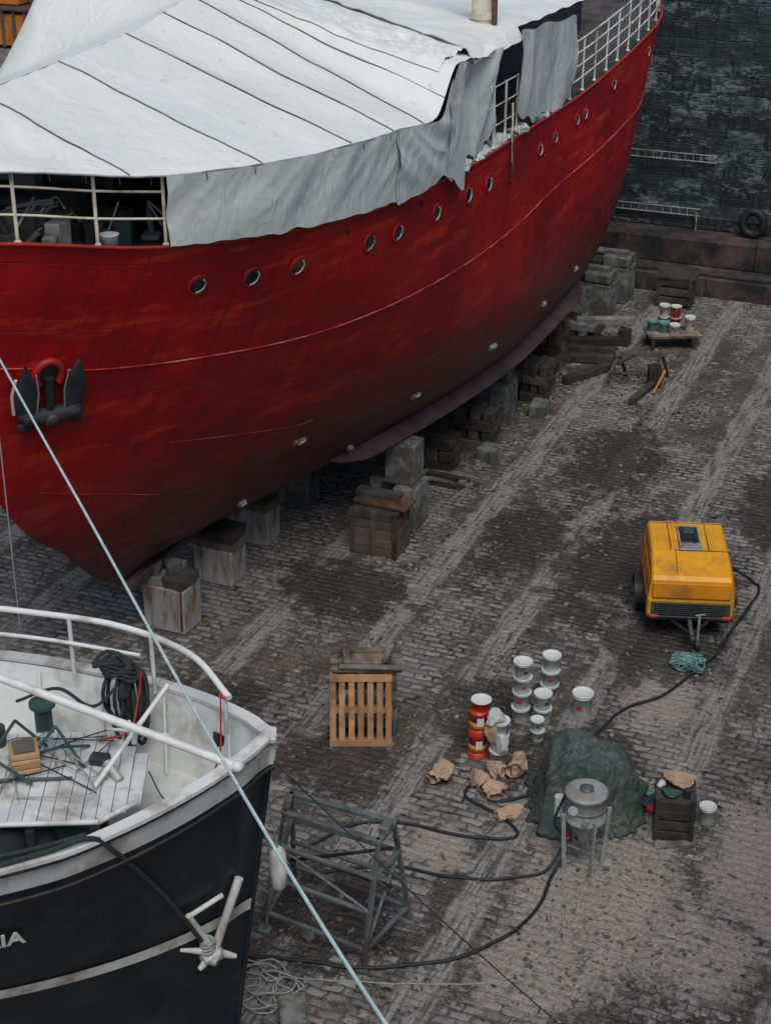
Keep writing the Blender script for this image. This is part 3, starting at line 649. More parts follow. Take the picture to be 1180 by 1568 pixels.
for (x0,y0,x1,y1,z_,m_) in((1.7,16.1,3.3,16.15,.55,'gwood'),(1.6,16.4,3.4,16.5,.50,'dwood'),(2.7,16.3,4.1,16.95,.62,'gwood'),(2.5,15.7,3.9,16.3,.25,'dwood'),(1.9,15.2,4.0,15.6,.2,'dwood'),(2.6,14.9,4.2,15.3,.12,'dwood'),(3.3,13.4,4.1,14.9,.1,'dwood')):
    c=V(((x0+x1)/2,(y0+y1)/2,z_));d=V((x1-x0,y1-y0,0));b.box(c,(d.length,.24,.2),m_,rot=rotm(math.atan2(d.y,d.x)),bev=.015,jit=.01)
for p in((1.9,16.3),(3.2,16.3),(3.9,16.7),(2.6,16.2)): b.box((p[0],p[1],.22),(.3,.3,.44),'dwood')
b.build('timber_baulks',(2.8,16.3,0))
b=MB();b.box((4.35,20.5,.42),(.95,.6,.7),'dwood',bev=.02)
for i in range(3): b.box((4.35,20.17,.18+.26*i),(.98,.05,.2),'dwood',bev=.01)
for x in(3.9,4.8): b.box((x,20.15,.45),(.1,.05,.85),'dwood')
b.box((4.35,20.5,.84),(1.1,.75,.08),'dwood',rot=rotm(.05));b.build('dark_crate',(4.35,20.5,0))
# ================================================================ PAILS
def pail(b,c,h=.36,r=.15,m='pail',lid='lidw',label=None,la=-1.2,handle=True):
    c=V(c);b.rev(c,[(r*.86,0),(r*.88,.01),(r*.985,h*.84),(r*1.05,h*.85),(r*1.05,h*.88),(r*1.0,h*.89),(r*1.02,h*.95)],m,n=24)
    b.rev(c,[(r*1.06,h*.94),(r*1.075,h*.96),(r*1.07,h*.995),(r*1.0,h*1.0),(r*.94,h*.975),(r*.3,h*.97)],lid,n=24)
    if label:
        a0=la+U(-.5,.5);vs=[]
        for i in range(9):
            a=a0-.28+i*.07
            for z_,q in((h*.34,.92),(h*.56,.95)): vs.append(c+V((math.cos(a)*r*(q+.012),math.sin(a)*r*(q+.012),z_)))
        b.add(vs,[[2*i,2*i+2,2*i+3,2*i+1] for i in range(8)],label,True)
    if handle:
        a0=U(0,3);b.tube([c+V((math.cos(a0)*math.cos(t)*r*1.09,math.sin(a0)*math.cos(t)*r*1.09,h*.82-abs(math.sin(t))*.13))+V((-math.sin(a0),math.cos(a0),0))*math.sin(t)*r*1.08 for t in [math.pi*i/12 for i in range(13)]],.004,'galv',n=4)
def pstack(c,n,h=.29,r=.145,labels=True,**kw):
    b=MB();x,y=c
    for i in range(n):
        x+=U(-.016,.016);y+=U(-.016,.016);pail(b,(x,y,i*h*1.005),h,r,label=random.choice(['redlab','teal','redlab','grille',None]) if labels else None,**kw)
    return b
pstack((7.03,-1.06),4,.28).build('paint_pail_stack',(7.03,-1.06,0))
pstack((7.22,-.20),3,.27).build('paint_pail_stack',(7.22,-.2,0))
pstack((7.36,-.93),2,.27,.14).build('paint_pail_stack',(7.36,-.93,0))
pstack((7.44,-1.46),2,.19,.105).build('paint_pail_stack',(7.44,-1.46,0))
b=MB();pail(b,(7.88,-.5,0),.42,.165,label='redlab');b.build('paint_pail',(7.88,-.5,0))
def tin(b,c,h=.42,r=.15):
    c=V(c);b.rev(c,[(r*.99,0),(r*1.02,.01),(r,.02),(r,h*.3)],'tin',n=24);b.rev(c,[(r*1.001,h*.3),(r*1.003,h*.62)],'orange',n=24)
    b.rev(c,[(r,h*.62),(r,h*.93),(r*1.03,h*.95),(r*1.03,h)],'tin',n=24);b.rev(c,[(r*1.02,h*.985),(r*.95,h*.99),(r*.9,h*.96),(r*.2,h*.96)],'lidw',n=24)
    a0=-1.25+U(-.3,.3);vs=[]
    for i in range(7):
        a=a0-.36+i*.12
        for z_ in(h*.5,h*.84): vs.append(c+V((math.cos(a)*r*1.012,math.sin(a)*r*1.012,z_)))
    b.add(vs,[[2*i,2*i+2,2*i+3,2*i+1] for i in range(6)],'lidw',True)
b=MB();tin(b,(6.72,-2.25,0));tin(b,(6.73,-2.26,.425));pail(b,(6.74,-2.2,.85),.16,.15,m='tin');b.build('paint_tin_stack',(6.72,-2.25,0))
b=pstack((7.07,-2.3),3,.26,.14);b.crumple((7.05,-2.34,.82),(.17,.16,.14),'tarpg',seed=5);b.crumple((6.99,-2.42,.6),(.15,.11,.22),'paper',seed=6);b.crumple((7.15,-2.42,.42),(.12,.08,.2),'tarpg',seed=16);b.build('paint_pail_stack',(7.07,-2.3,0))
b=MB();pail(b,(10.37,-2.55,0),.30,.12,label=None);b.build('paint_pail',(10.37,-2.55,0))
for i,(x,y,sx,sy,sz) in enumerate(((6.46,-3.0,.24,.18,.16),(6.98,-3.0,.22,.17,.18),(7.44,-2.46,.22,.18,.26),(7.28,-3.12,.20,.17,.15),(7.72,-3.52,.23,.16,.13),(7.12,-2.64,.16,.15,.18))):
    b=MB();rz_=U(0,3);b.crumple((x,y,sz*.72),(sx,sy,sz),'paper',rot=rotm(rz_),seed=i+31,n=34,npl=15,rough=1.5,low=.5)
    an=U(-2.6,-.2);d=rotm(an);vs=[]
    for rr_,o_ in((.62,.45),(.70,.85),(.66,1.12)):
        for j in range(12):
            a=j*math.pi/6;w_=U(.75,1.2);vs.append(V((x,y,sz*.75))+d@V((sx*(o_+U(-.08,.08)),math.cos(a)*sy*rr_*w_,math.sin(a)*sz*rr_*w_*.75)))
    b.add(vs,[[r_*12+j,r_*12+(j+1)%12,(r_+1)*12+(j+1)%12,(r_+1)*12+j] for r_ in range(2) for j in range(12)],'paper')
    b.build('crumpled_paper_bag',(x,y,0))
# ================================================================ PALLET + trestle
RZ=math.radians(22.9)
def LF(o,rz,rx=0):
    m=rotm(rz,rx);return Matrix.Translation(V(o))@m.to_4x4()
b=MB();b.T=LF((4.96,-2.73,0.0),RZ,math.radians(-10))
W_,H_=.98,1.2
for i in range(7):
    b.box((-W_/2+.055+i*(W_-.11)/6+U(-.006,.006),0,H_/2),(.092,.02,H_+U(-.012,.01)),'pine',bev=.004,jit=.003)
for z_ in(.05,.60,1.15): b.box((0,.024,z_),(W_,.024,.10),'pine',bev=.004)
for z_ in(.05,.60,1.15):
    for x_ in(-.43,0,.43): b.box((x_,.078,z_),(.11,.08,.10),'pine',bev=.004)
    b.box((0,.128,z_),(W_,.018,.10),'pine',bev=.004)
b.box((0,-.018,.06),(W_,.016,.11),'pine',bev=.004);b.box((0,-.018,1.14),(W_,.016,.10),'pine',bev=.004)
b.build('wooden_pallet',(4.96,-2.73,0))
b=MB();b.T=LF((4.82,-2.20,0),RZ)
for x_ in(-.42,.42):
    for y_ in(-.2,.25): b.box((x_,y_,.6),(.09,.09,1.2),'wood',bev=.01)
for z_ in(.25,.6,.95): b.box((0,-.26,z_),(.95,.03,.16),'rwood');b.box((0,.3,z_),(.95,.03,.16),'wood')
for z_ in(.2,.7): b.box((-.47,.02,z_),(.03,.5,.16),'wood');b.box((.47,.02,z_),(.03,.5,.16),'wood')
for i,(y_,l_) in enumerate(((-.24,1.08),(-.06,1.12),(.12,1.05),(.28,1.1))): b.box((U(-.02,.02),y_,1.23+.02*(i%2)),(l_,.13,.06),'wood',rot=rotm(U(-.04,.04),U(-.03,.03)),bev=.008)
b.box((.1,-.3,1.30),(1.02,.1,.05),'gwood',rot=rotm(-.05));b.box((-.3,0,1.33),(.12,.5,.07),'wood',rot=rotm(.1));b.box((.35,.05,1.34),(.1,.45,.09),'gwood',rot=rotm(-.2))
b.build('timber_trestle',(4.82,-2.2,0))
# ================================================================ COMPRESSOR
cmp_=empty('yellow_air_compressor',(8.6,3.45,0));CR=math.radians(18)
b=MB();b.T=LF((8.6,3.45,0),CR)
prof=[(-.98,.42),(-.98,.74),(-.96,.80),(-.93,1.12),(-.86,1.18),(-.2,1.34),(.90,1.36),(1.0,1.28),(1.02,.42)]
def hw(y,z): return .745-.075*max(0,(z-.8)/.55)
vs=[];n=len(prof)
for sg in(-1,1):
    for y,z in prof: vs.append((sg*(hw(y,z)-.03),y,z))
for sg in(-1,1):
    for y,z in prof:
        cy,cz=0.0,.85;vs.append((sg*hw(y,z),y+(cy-y)*.035,z+(cz-z)*.06))
fs=[]
for i in range(n):
    j=(i+1)%n;fs.append([i,j,n+j,n+i]);fs.append([i,2*n+i,2*n+j,j]);fs.append([n+i,n+j,3*n+j,3*n+i])
fs.append([2*n+i for i in range(n)]);fs.append([3*n+i for i in range(n)][::-1])
b.add(vs,fs,'yellow')
b.build('canopy',parent=cmp_)
b=MB();b.T=LF((8.6,3.45,0),CR)
b.box((0,-.985,.955),(1.34,.03,.27),'yellow2',rot=rotm(0,math.radians(-5)),bev=.01)
b.box((0,-.99,.60),(1.36,.03,.26),'grille',bev=.01)
for i in range(6): b.box((0,-1.012,.50+.04*i),(1.26,.02,.014),'black',rot=rotm(0,.5),bev=.003)
b.box((0,-1.0,.44),(1.5,.06,.06),'black');b.box((0,0,.38),(1.36,1.9,.1),'black',bev=.02)
b.box((-.62,-1.02,.455),(.14,.03,.06),'redlab');b.box((.62,-1.02,.455),(.14,.03,.06),'redlab')
for sg in(-1,1):
    for y_ in(-.55,.0,.55): b.box((sg*.742,y_,.95),(.012,.5,.38),'yellow2',rot=rotm(0,0,sg*-.13),bev=.01)
    b.box((sg*.75,.0,.60),(.012,1.6,.16),'grille')
b.build('panels',parent=cmp_)
b=MB();b.T=LF((8.6,3.45,0),CR);tilt=math.atan2(.16,.66)
b.box((.02,.25,1.37),(.40,.95,.03),'galv',bev=.01);b.box((.02,.33,1.385),(.32,.62,.025),'black',bev=.01);b.box((.02,.48,1.405),(.2,.22,.03),'grille',bev=.01);b.box((.02,-.10,1.39),(.30,.14,.03),'galv')
b.box((-.33,.35,1.362),(.012,1.1,.012),'rust');b.box((.33,.35,1.362),(.012,1.1,.012),'rust');b.box((0,.85,1.362),(1.3,.012,.012),'rust')
b.box((-.25,-.5,1.27),(.012,.68,.012),'rust',rot=rotm(0,tilt));b.box((.22,-.2,1.345),(.9,.014,.014),'rust')
b.cyl((.1,-.02,1.4),(.1,.1,1.45),.02,'black')
b.build('roof_hatch',parent=cmp_)
b=MB();b.T=LF((8.6,3.45,0),CR)
for sg in(-1,1):
    b.cyl((sg*.70,.1,.29),(sg*.86,.1,.29),.29,'rubber',n=24);b.cyl((sg*.85,.1,.29),(sg*.875,.1,.29),.15,'galv',n=16);b.cyl((sg*.87,.1,.29),(sg*.89,.1,.29),.05,'black',n=12)
    fa=[V((sg*.79,.1+.36*math.cos(a),.29+.36*math.sin(a))) for a in [math.pi*i/12 for i in range(13)]]
    b.add([p+V((sg*q,0,0)) for p in fa for q in(-.12,.12)],[[2*i,2*i+1,2*i+3,2*i+2] for i in range(12)],'black',True)
b.cyl((-.8,.1,.29),(.8,.1,.29),.04,'black')
for sg in(-1,1): b.cyl((sg*.35,-.95,.38),(0,-1.45,.36),.03,'black',n=8)
b.cyl((0,-1.0,.38),(0,-1.6,.36),.04,'steel',n=10);b.rev((0,-1.65,.33),[(.03,0),(.06,.02),(.06,.1),(.03,.12)],'black',n=12)
b.cyl((.12,-1.35,.12),(.12,-1.35,.7),.028,'galv',n=8);b.cyl((.08,-1.35,.1),(.16,-1.35,.1),.1,'rubber',n=16);b.cyl((.06,-1.35,.68),(.22,-1.35,.71),.012,'galv',n=6)
b.cyl((-.55,1.0,.05),(-.55,1.0,.4),.025,'galv');b.cyl((.55,1.0,.05),(.55,1.0,.4),.025,'galv')
b.build('running_gear',parent=cmp_)
b=MB()
for i in range(22): b.tube(spline([(9.1+U(-.3,.3),1.65+U(-.25,.25),U(.02,.12)) for _ in range(6)]),.010,'teal',n=5)
b.build('teal_netting',(9.1,1.65,0))
# ================================================================ GREEN TARP HEAP
b=MB();cx,cy=8.66,-2.9
pls=[(V((0.05,-.1,1)).normalized(),.86),(V((-.5,-.2,.85)).normalized(),.90),(V((.55,.1,.8)).normalized(),.94),(V((-.2,-.9,.5)).normalized(),.84),(V((.5,-.75,.45)).normalized(),.90),(V((-.9,0,.35)).normalized(),.88),(V((.95,.1,.3)).normalized(),.94),(V((0,1,.4)).normalized(),.9)]
b.crumple((cx,cy,.10),(.80,.70,1.10),'tarpgr',seed=77,rot=rotm(.3),n=200,npl=10,flare=.30,smooth=True,rough=.75,planes=pls,low=.84,bottom=.09)
for i in range(16):
    a=U(0,6.28);r_=U(.62,.80);b.crumple((cx+r_*math.cos(a),cy+r_*.88*math.sin(a),.05),(U(.12,.22),U(.06,.10),U(.05,.11)),'tarpgr',seed=i+90,rot=rotm(a+math.pi/2+U(-.4,.4)),n=24,smooth=True)
b.build('green_tarpaulin_heap',(cx,cy,0))
# ================================================================ BLAST POT
b=MB();c=(8.98,-4.2)
b.rev((c[0],c[1],0),[(.05,.38),(.07,.45),(.27,.82),(.295,.84),(.295,.87),(.285,.88),(.285,1.22),(.30,1.23),(.30,1.27),(.28,1.28),(.25,1.285),(.10,1.30)],'galv',n=28)
b.rev((c[0],c[1],1.30),[(.10,-.01),(.10,.02),(.03,.03)],'steel',n=14)
b.cyl((c[0],c[1],.22),(c[0],c[1],.4),.05,'steel');b.rev((c[0],c[1],1.02),[(.288,0),(.296,.01),(.296,.03),(.288,.04)],'steel',n=28)
for a in(.5,2.3,3.9,5.4):
    ca,sa=math.cos(a),math.sin(a);b.box((c[0]+ca*.31,c[1]+sa*.31,.48),(.06,.03,.98),'galv',rot=rotm(a,0,.06),bev=.004);b.box((c[0]+ca*.345,c[1]+sa*.345,.012),(.12,.12,.02),'galv',rot=rotm(a))
b.cyl((c[0]-.28,c[1],.30),(c[0]+.05,c[1]-.02,.26),.03,'steel');b.cyl((c[0]-.25,c[1],.18),(c[0]-.25,c[1],.42),.045,'steel');b.rev((c[0]-.25,c[1],.42),[(.08,0),(.08,.02),(.02,.03)],'redlab',n=10)
b.tube(spline([(c[0]-.25,c[1]-.05,.45),(c[0]-.40,c[1]-.1,.7),(c[0]-.30,c[1]-.05,1.1),(c[0]-.28,c[1],1.2)]),.02,'rubber')
b.cyl((c[0]-.4,c[1]+.1,.7),(c[0]-.4,c[1]+.1,1.0),.07,'pail',n=14);b.cyl((c[0]+.1,c[1]-.29,.98),(c[0]+.1,c[1]-.34,.98),.05,'galv',n=12)
b.cyl((c[0]-.1,c[1]-.28,1.1),(c[0]-.1,c[1]-.30,1.1),.07,'pail',n=12)
b.build('sandblast_pot',(c[0],c[1],0))
# ================================================================ SMALL CRATE
b=MB();c=(9.95,-2.9);b.T=LF((c[0],c[1],0),.25)
for z_ in(.08,.26,.44,.60):
    b.box((0,-.27,z_),(.56,.03,.15),'dwood',jit=.004);b.box((.27,0,z_),(.03,.54,.15),'rwood',jit=.004);b.box((-.27,0,z_),(.03,.54,.15),'dwood',jit=.004);b.box((0,.27,z_),(.56,.03,.15),'dwood')
for x_ in(-.25,.25): b.box((x_,-.295,.36),(.06,.03,.72),'dwood')
b.box((0,0,.66),(.58,.58,.04),'dwood')
b.crumple((.05,.12,.80),(.24,.19,.15),'paper',seed=14);b.crumple((-.08,-.12,.73),(.16,.12,.05),'grille',seed=8);b.crumple((-.2,.1,.72),(.07,.08,.05),'pail',seed=9)
b.cyl((.15,-.15,.68),(.15,-.15,.82),.05,'dark')
b.box((.08,-.36,.02),(.7,.12,.03),'gwood',rot=rotm(.3))
b.build('tool_crate',(c[0],c[1],0))
b=MB()
b.crumple((9.56,-2.42,.08),(.17,.2,.1),'grille',seed=21);b.crumple((9.62,-2.62,.08),(.12,.10,.08),'redlab',seed=22);b.crumple((9.50,-2.28,.07),(.12,.12,.08),'teal',seed=23);b.crumple((9.66,-2.3,.07),(.1,.12,.08),'dark',seed=24)
b.build('rag_pile',(9.6,-2.4,0))
# ================================================================ STEEL TRESTLE
b=MB()
TL=[V((5.78,-7.0,1.9)),V((7.12,-7.08,1.9)),V((7.14,-6.64,1.9)),V((5.68,-6.6,1.9))]
FT=[V((5.5,-7.12,0)),V((7.0,-7.3,0)),V((7.2,-6.2,0)),V((5.4,-6.02,0))]
def bar(p,q,w_=.07,m='steel'):
    p=V(p);q=V(q);d=q-p;b.box((p+q)/2,(d.length+.02,w_,w_*.75),m,rot=d.to_track_quat('X','Z').to_matrix(),bev=.006)
for a_,f_ in zip(TL,FT): bar(a_,f_,.065);b.box(f_+V((0,0,.012)),(.16,.16,.02),'steel')
def lerp(a,b_,t): return a+(b_-a)*t
for i in range(4):
    j=(i+1)%4
    for t in(0,.28,.85): bar(lerp(TL[i],FT[i],t),lerp(TL[j],FT[j],t),.06 if t else .085)
    if i in(1,3): bar(lerp(TL[i],FT[i],.28),lerp(TL[j],FT[j],.85),.04);bar(lerp(TL[j],FT[j],.28),lerp(TL[i],FT[i],.85),.04)
bar(lerp(TL[0],FT[0],.55),lerp(TL[1],FT[1],.55),.06);bar(lerp(TL[3],FT[3],.55),lerp(TL[2],FT[2],.55),.06)
bar(lerp(TL[0],FT[0],.28),lerp(TL[1],FT[1],.55),.035);
b.box((7.13,-6.86,1.98),(.13,.22,.12),'steel',bev=.02);bar((5.6,-6.8,1.15),(7.2,-6.85,1.05),.05,'black');bar((5.7,-6.7,.9),(7.1,-6.6,1.45),.045,'black')
b.build('steel_trestle',(6.3,-6.7,0))
b=MB()
bar((4.35,14.1,.7),(5.5,14.6,.7),.14,'rwood');bar((4.6,13.6,.7),(4.95,15.0,.66),.1,'dwood')
for p in((4.45,14.15),(5.4,14.55)):
    for q in((-.25,-.35),(.1,.4)): bar((p[0],p[1],.7),(p[0]+q[0],p[1]+q[1],0),.07,'rwood')
bar((4.3,13.8,.3),(5.6,14.2,.3),.06,'rust');bar((5.15,12.7,.1),(5.35,14.0,.14),.14,'dwood');b.box((5.35,14.1,.3),(.3,.3,.5),'dwood',rot=rotm(.4));bar((5.45,13.7,.0),(5.6,14.1,.45),.05,'yellow2')
b.build('wooden_sawhorse',(4.9,14.3,0))
b=MB();b.T=LF((5.05,17.1,0),.45)
b.box((0,0,.36),(1.35,.75,.06),'wood',bev=.01)
for i in range(4): b.box((0,-.3+.2*i,.40),(1.38,.17,.03),'wood',jit=.004)
for x_ in(-.55,.55):
    for y_ in(-.3,.3): b.box((x_,y_,.17),(.1,.1,.34),'dwood')
b.build('low_bench',(5.05,17.1,0))
for (x_,y_,mm,hh,nn) in((4.55,16.95,'teal',.28,1),(4.75,17.35,'pail',.30,2),(5.05,17.35,'tin',.30,2),(4.85,16.95,'teal',.27,1),(5.45,17.3,'pail',.38,1),(5.15,16.9,'pail',.26,1)):
    b=MB()
    for i in range(nn): pail(b,(x_,y_,.418+i*hh),hh,.135,m=mm,lid='lidw' if mm!='teal' else 'teal',label='redlab' if mm=='pail' else None)
    b.build('paint_pail',(x_,y_,.418))
# ================================================================ HOSES
def hose(name,pts,r=.026,m='rubber',n=8):
    b=MB();b.tube([V((p.x+.03*nz(p.x*2,p.y*2,1),p.y+.03*nz(p.x*2,p.y*2,7),max(p.z,r+.004))) for p in spline([(p[0],p[1],p[2] if len(p)>2 else r+.004) for p in pts],10)],r,m,n=n);return b.build(name,(pts[0][0],pts[0][1],0))
hose('air_hose',[(8.95,4.4,.6),(9.25,4.75,.35),(9.6,4.95,.03),(9.72,4.6),(9.65,3.8),(9.55,3.0),(9.5,2.2),(9.32,1.6),(9.15,1.0),(8.9,.4),(8.5,-.1),(8.32,-.7),(8.25,-1.5),(8.3,-2.2)],.026)
hose('air_hose',[(8.0,-2.7),(7.4,-3.3),(7.05,-3.0),(6.9,-3.12),(6.95,-3.35),(7.25,-3.5),(7.6,-3.62),(7.92,-3.85),(7.88,-4.05),(7.5,-4.2),(7.0,-4.28),(6.35,-4.3),(5.7,-4.6),(5.3,-5.3)],.024)
hose('air_hose',[(8.7,-4.2,.28),(8.55,-4.6,.03),(8.2,-4.85),(7.83,-5.07),(7.3,-5.18),(6.73,-5.25),(6.1,-5.5),(5.6,-5.9)],.022)
hose('air_hose',[(5.0,-7.8),(5.45,-7.71),(6.2,-7.5),(7.03,-7.30),(7.6,-6.98),(8.05,-6.66),(8.4,-6.2),(8.63,-5.7),(8.7,-5.2),(8.68,-4.72),(8.75,-4.3,.2)],.025)
hose('thin_line',[(5.73,-8.05),(6.4,-7.75),(7.43,-7.42),(8.1,-7.15),(8.79,-6.76),(9.05,-6.1),(9.08,-5.5),(8.95,-4.95),(8.85,-4.6)],.009,'rope_l',n=5)
b=MB();pp=[]
for i in range(60):
    a=i*.55;rr=.30+.13*math.sin(i*.9)+.06*math.sin(i*2.1);pp.append((5.95+rr*math.cos(a)*1.2+.1*math.sin(i*.3),-8.15+rr*math.sin(a),.02+.002*i))
b.tube(spline(pp,4),.012,'rope_l',n=5);b.build('rope_coil',(5.95,-8.15,0))
b=MB();b.box((6.62,-8.55,.16),(.34,.5,.32),'conc',rot=rotm(.5),bev=.03,jit=.02);b.build('concrete_block',(6.62,-8.55,0))
b=MB();b.blob((6.1,-7.05,.06),(.09,.08,.07),'gravel',amp=.3,seed=4,smooth=True);b.build('stone',(6.1,-7.05,0))
b=MB();b.tube([V((6.8,-9.2,4.4)).lerp(V((10.8,-7.96,.02)),i/20)+V((0,0,-.1*math.sin(math.pi*i/20))) for i in range(21)],.009,'rope_d',n=5);b.build('mooring_wire',(6.8,-9.2,4.4))
b=MB();b.rev((10.8,-7.96,0),[(.1,0),(.1,.03),(.04,.04)],'rust',n=12);b.build('ground_ring',(10.8,-7.96,0))
b=MB()
def chip(x,y,s,m='gravel'):
    b.box((x,y,s*.2),(s*U(.6,1.5),s*U(.5,1.2),s*U(.3,.6)),m,rot=rotm(U(0,3),U(-.2,.2)),bev=s*.12,jit=s*.12)
for i in range(3000):
    x=random.choice(TRK[:6])+random.gauss(0,.4) if R()<.55 else U(-3,13)
    chip(x,U(-9,22),U(.015,.06))
for cl in range(56):
    px,py=U(2,12),U(-8.5,15);sp_=U(.15,.5);dens=random.randint(15,50)
    for i in range(dens): chip(random.gauss(px,sp_),random.gauss(py,sp_*1.6),U(.015,.07),random.choice(['gravel','gravel','gravel','dwood','rwood','conc']))
for i in range(300): chip(random.gauss(3.1,.5),U(3,15),U(.03,.10),random.choice(['gravel','wood','rwood','conc']))
for i in range(60):
    x=U(3,11);y=U(-8,14);b.box((x,y,.012),(U(.06,.22),U(.015,.04),.015),random.choice(['wood','dwood','rwood']),rot=rotm(U(0,3)),bev=.003)
for i in range(420): chip(random.gauss(10.3,.6),random.gauss(-5.9,.6),U(.015,.06))
for i in range(300): chip(random.gauss(9.2,.9),random.gauss(-4.2,.9),U(.01,.04),random.choice(['gravel','conc']))
b.build('rubble')
# ================================================================ BLACK SHIP
bs=empty('black_fishing_boat',(6.81,-9.17,.3))
ax=V((-.9026,-.4305,0));cxv=V((.4305,-.9026,0));P=V((6.81,-9.17,0));AR=math.atan2(ax.y,ax.x)
def W(a,c,z): return P+ax*a+cxv*c+V((0,0,z))
def zt(a): return max(4.50,4.70-.10*a)
def bb(a,z):
    zz=z/4.6;ap=a-.62*(1-min(1,zz))
    if ap<=0:return 0
    kz=interp(z,[.3,1,2.5,3.6,4.6],[.10,.42,.70,.88,1.0])
    v=2.6*(1-math.exp(-(ap)/(2.0)))
    v*=min(1,(ap/.25))**.5 if ap<.25 else 1
    if a>10: v*=1-((a-10)/4.2)**2*.35
    return v*kz
def shell(kb,z0f,z1f,m,off=0,na=110,nz_=16,a1=14,sides=(1,-1)):
    for sg in sides:
        def fn(u,v):
            ap=(a1)*u**1.6;zz0=z0f(ap);zz1=z1f(ap);z=zz0+(zz1-zz0)*v
            a=ap+.62*(1-min(1,z/4.6));return W(a-(off*.8 if u==0 else 0),sg*max(0,bb(a,z)+(off if u>0 else 0)),z)
        kb.grid(fn,na,nz_,m)
k=MB();shell(k,lambda a:.3,lambda a:zt(a)-.30,'navy',nz_=26);k.box(W(7,0,.3),(13,.2,.2),'navy',rot=rotm(AR));k.build('hull_plating',parent=bs)
k=MB();shell(k,lambda a:zt(a)-.36,lambda a:zt(a),'whited',off=.025,nz_=4);shell(k,lambda a:2.40-.012*a,lambda a:2.56-.012*a,'whited',off=.018,nz_=2)
shell(k,lambda a:3.66,lambda a:zt(a),'white',off=-.07,nz_=6);k.build('bulwark',parent=bs)
k=MB()
for sg in(1,-1):
    pts=[W(.0+a,sg*(bb(a,4.6)-.02),zt(a)+.02) for a in [14*(i/90)**1.6 for i in range(91)]]
    vs=[];
    for i,p in enumerate(pts):
        d=(pts[min(i+1,90)]-pts[max(i-1,0)]).normalized();nn=V((d.y,-d.x,0))*sg
        if i==0: nn=-ax
        for o,z_ in((-.09,0),(-.09,.045),(.055,.045),(.055,0)): vs.append(p+nn*(o if i else o*.5)+V((0,0,z_-.02)))
    k.add(vs,[[4*i+j,4*i+(j+1)%4,4*i+4+(j+1)%4,4*i+4+j] for i in range(90) for j in range(4)],'whited')
    pts=[W(.0+a,sg*(bb(a,4.6)+.03),zt(a)-.03) for a in [14*(i/90)**1.6 for i in range(91)]]
    k.tube(pts,.034,'dark',n=6)
    k.tube([p+V((0,0,-.35)) for p in pts],.022,'black',n=6)
k.box(W(.05,0,zt(0)+.0),(.16,.24,.07),'whited',rot=rotm(AR),bev=.02)
k.tube([W(.02+.62*(1-min(1,z/4.6)),0,z) for z in [.4+3.95*i/20 for i in range(21)]],.035,'navy',n=8)
k.tube([W(.0+.62*(1-min(1,z/4.6)),0,z) for z in [4.35,4.7]],.04,'whited',n=8)
k.build('cap_rail',parent=bs)
k=MB()
def bd(u,v):
    a=.25+13.5*u**1.5;b_=max(.01,bb(a,3.7)-.02);return W(a,b_*(2*v-1),3.68)
k.grid(bd,60,8,'ddeck',False);k.build('deck',parent=bs)
k=MB()
far=[(.45,-.05,5.15),(.9,-.75,5.27),(1.7,-1.3,5.32),(2.7,-1.62,5.34),(4.2,-1.95,5.36),(6,-2.2,5.36)]
pts=[W(*p) for p in far];k.tube(spline(pts,8),.036,'white',n=10)
for a_,c_ in((.5,-.12),(1.35,-1.1),(2.3,-1.52),(3.5,-1.8),(5,-2.1)): k.cyl(W(a_,c_,zt(a_)),W(a_,c_+.02,interp(a_,[.4,.9,1.7,2.7,4.2],[5.15,5.27,5.32,5.34,5.36])),.026,'white',n=8)
pts=[W(*p) for p in((1.5,-1.2,5.0),(2.7,-1.6,5.02),(4.2,-1.92,5.04))];k.tube(spline(pts,6),.024,'white',n=8)
k.cyl(W(.36,.50,4.66),W(4.6,-.30,6.16),.045,'white',n=14);k.rev(W(.36,.50,4.66),[(.02,-.08),(.06,-.05),(.06,.05),(.02,.08)],'white',n=12,rot=rotm(0,1.2))
k.cyl(W(1.85,.5,4.45),W(1.15,-.65,4.95),.028,'white',n=8);k.cyl(W(1.6,-.55,4.35),W(1.5,.05,4.95),.018,'white',n=8);k.cyl(W(1.15,-.35,4.5),W(1.75,-.05,4.8),.018,'white',n=8);k.cyl(W(1.45,.15,4.75),W(1.42,.18,4.9),.03,'white',n=8)
for i in range(8):
    a_=.5+.75*i
    for sg in(1,-1):
        b_=bb(a_,4.3)-.1;k.cyl(W(a_,sg*b_,zt(a_)-.03),W(a_,sg*(b_-.28),3.7),.018,'white',n=6)
k.box(W(.62,-.56,4.15),(.03,.16,.42),'black',rot=rotm(AR+.9),bev=.01)
k.build('railings',parent=bs)
k=MB()
for i in range(24):
    a_=1.42+.105*i*1.4
    if a_>4.4: break
    c0=-.60 if a_>1.9 else -.60+(1.9-a_)*.9;c1=.98 if a_>1.75 else .98-(1.75-a_)*.8
    k.box(W(a_,(c0+c1)/2,4.38+.003*(i%3)),(.140,c1-c0,.04),'ddeck',rot=rotm(AR),bev=.005,jit=.002)
for a_,c_ in((1.75,.7),(1.75,-.4),(3.2,.85),(3.2,-.5)): k.cyl(W(a_,c_,3.7),W(a_,c_,4.36),.05,'dark',n=8)
k.cyl(W(1.42,.70,4.38),W(1.75,1.0,4.38),.03,'whited',n=8);k.cyl(W(1.75,1.0,4.38),W(4.4,1.0,4.38),.03,'whited',n=8)
k.box(W(2.2,.35,3.95),(.6,.7,.5),'grille',rot=rotm(AR),bev=.03)
k.build('forward_platform',parent=bs)
k=MB()
def cy2(a0,c0,z0,a1_,c1,z1,r,m='dark',n=14): k.cyl(W(a0,c0,z0),W(a1_,c1,z1),r,m,n=n)
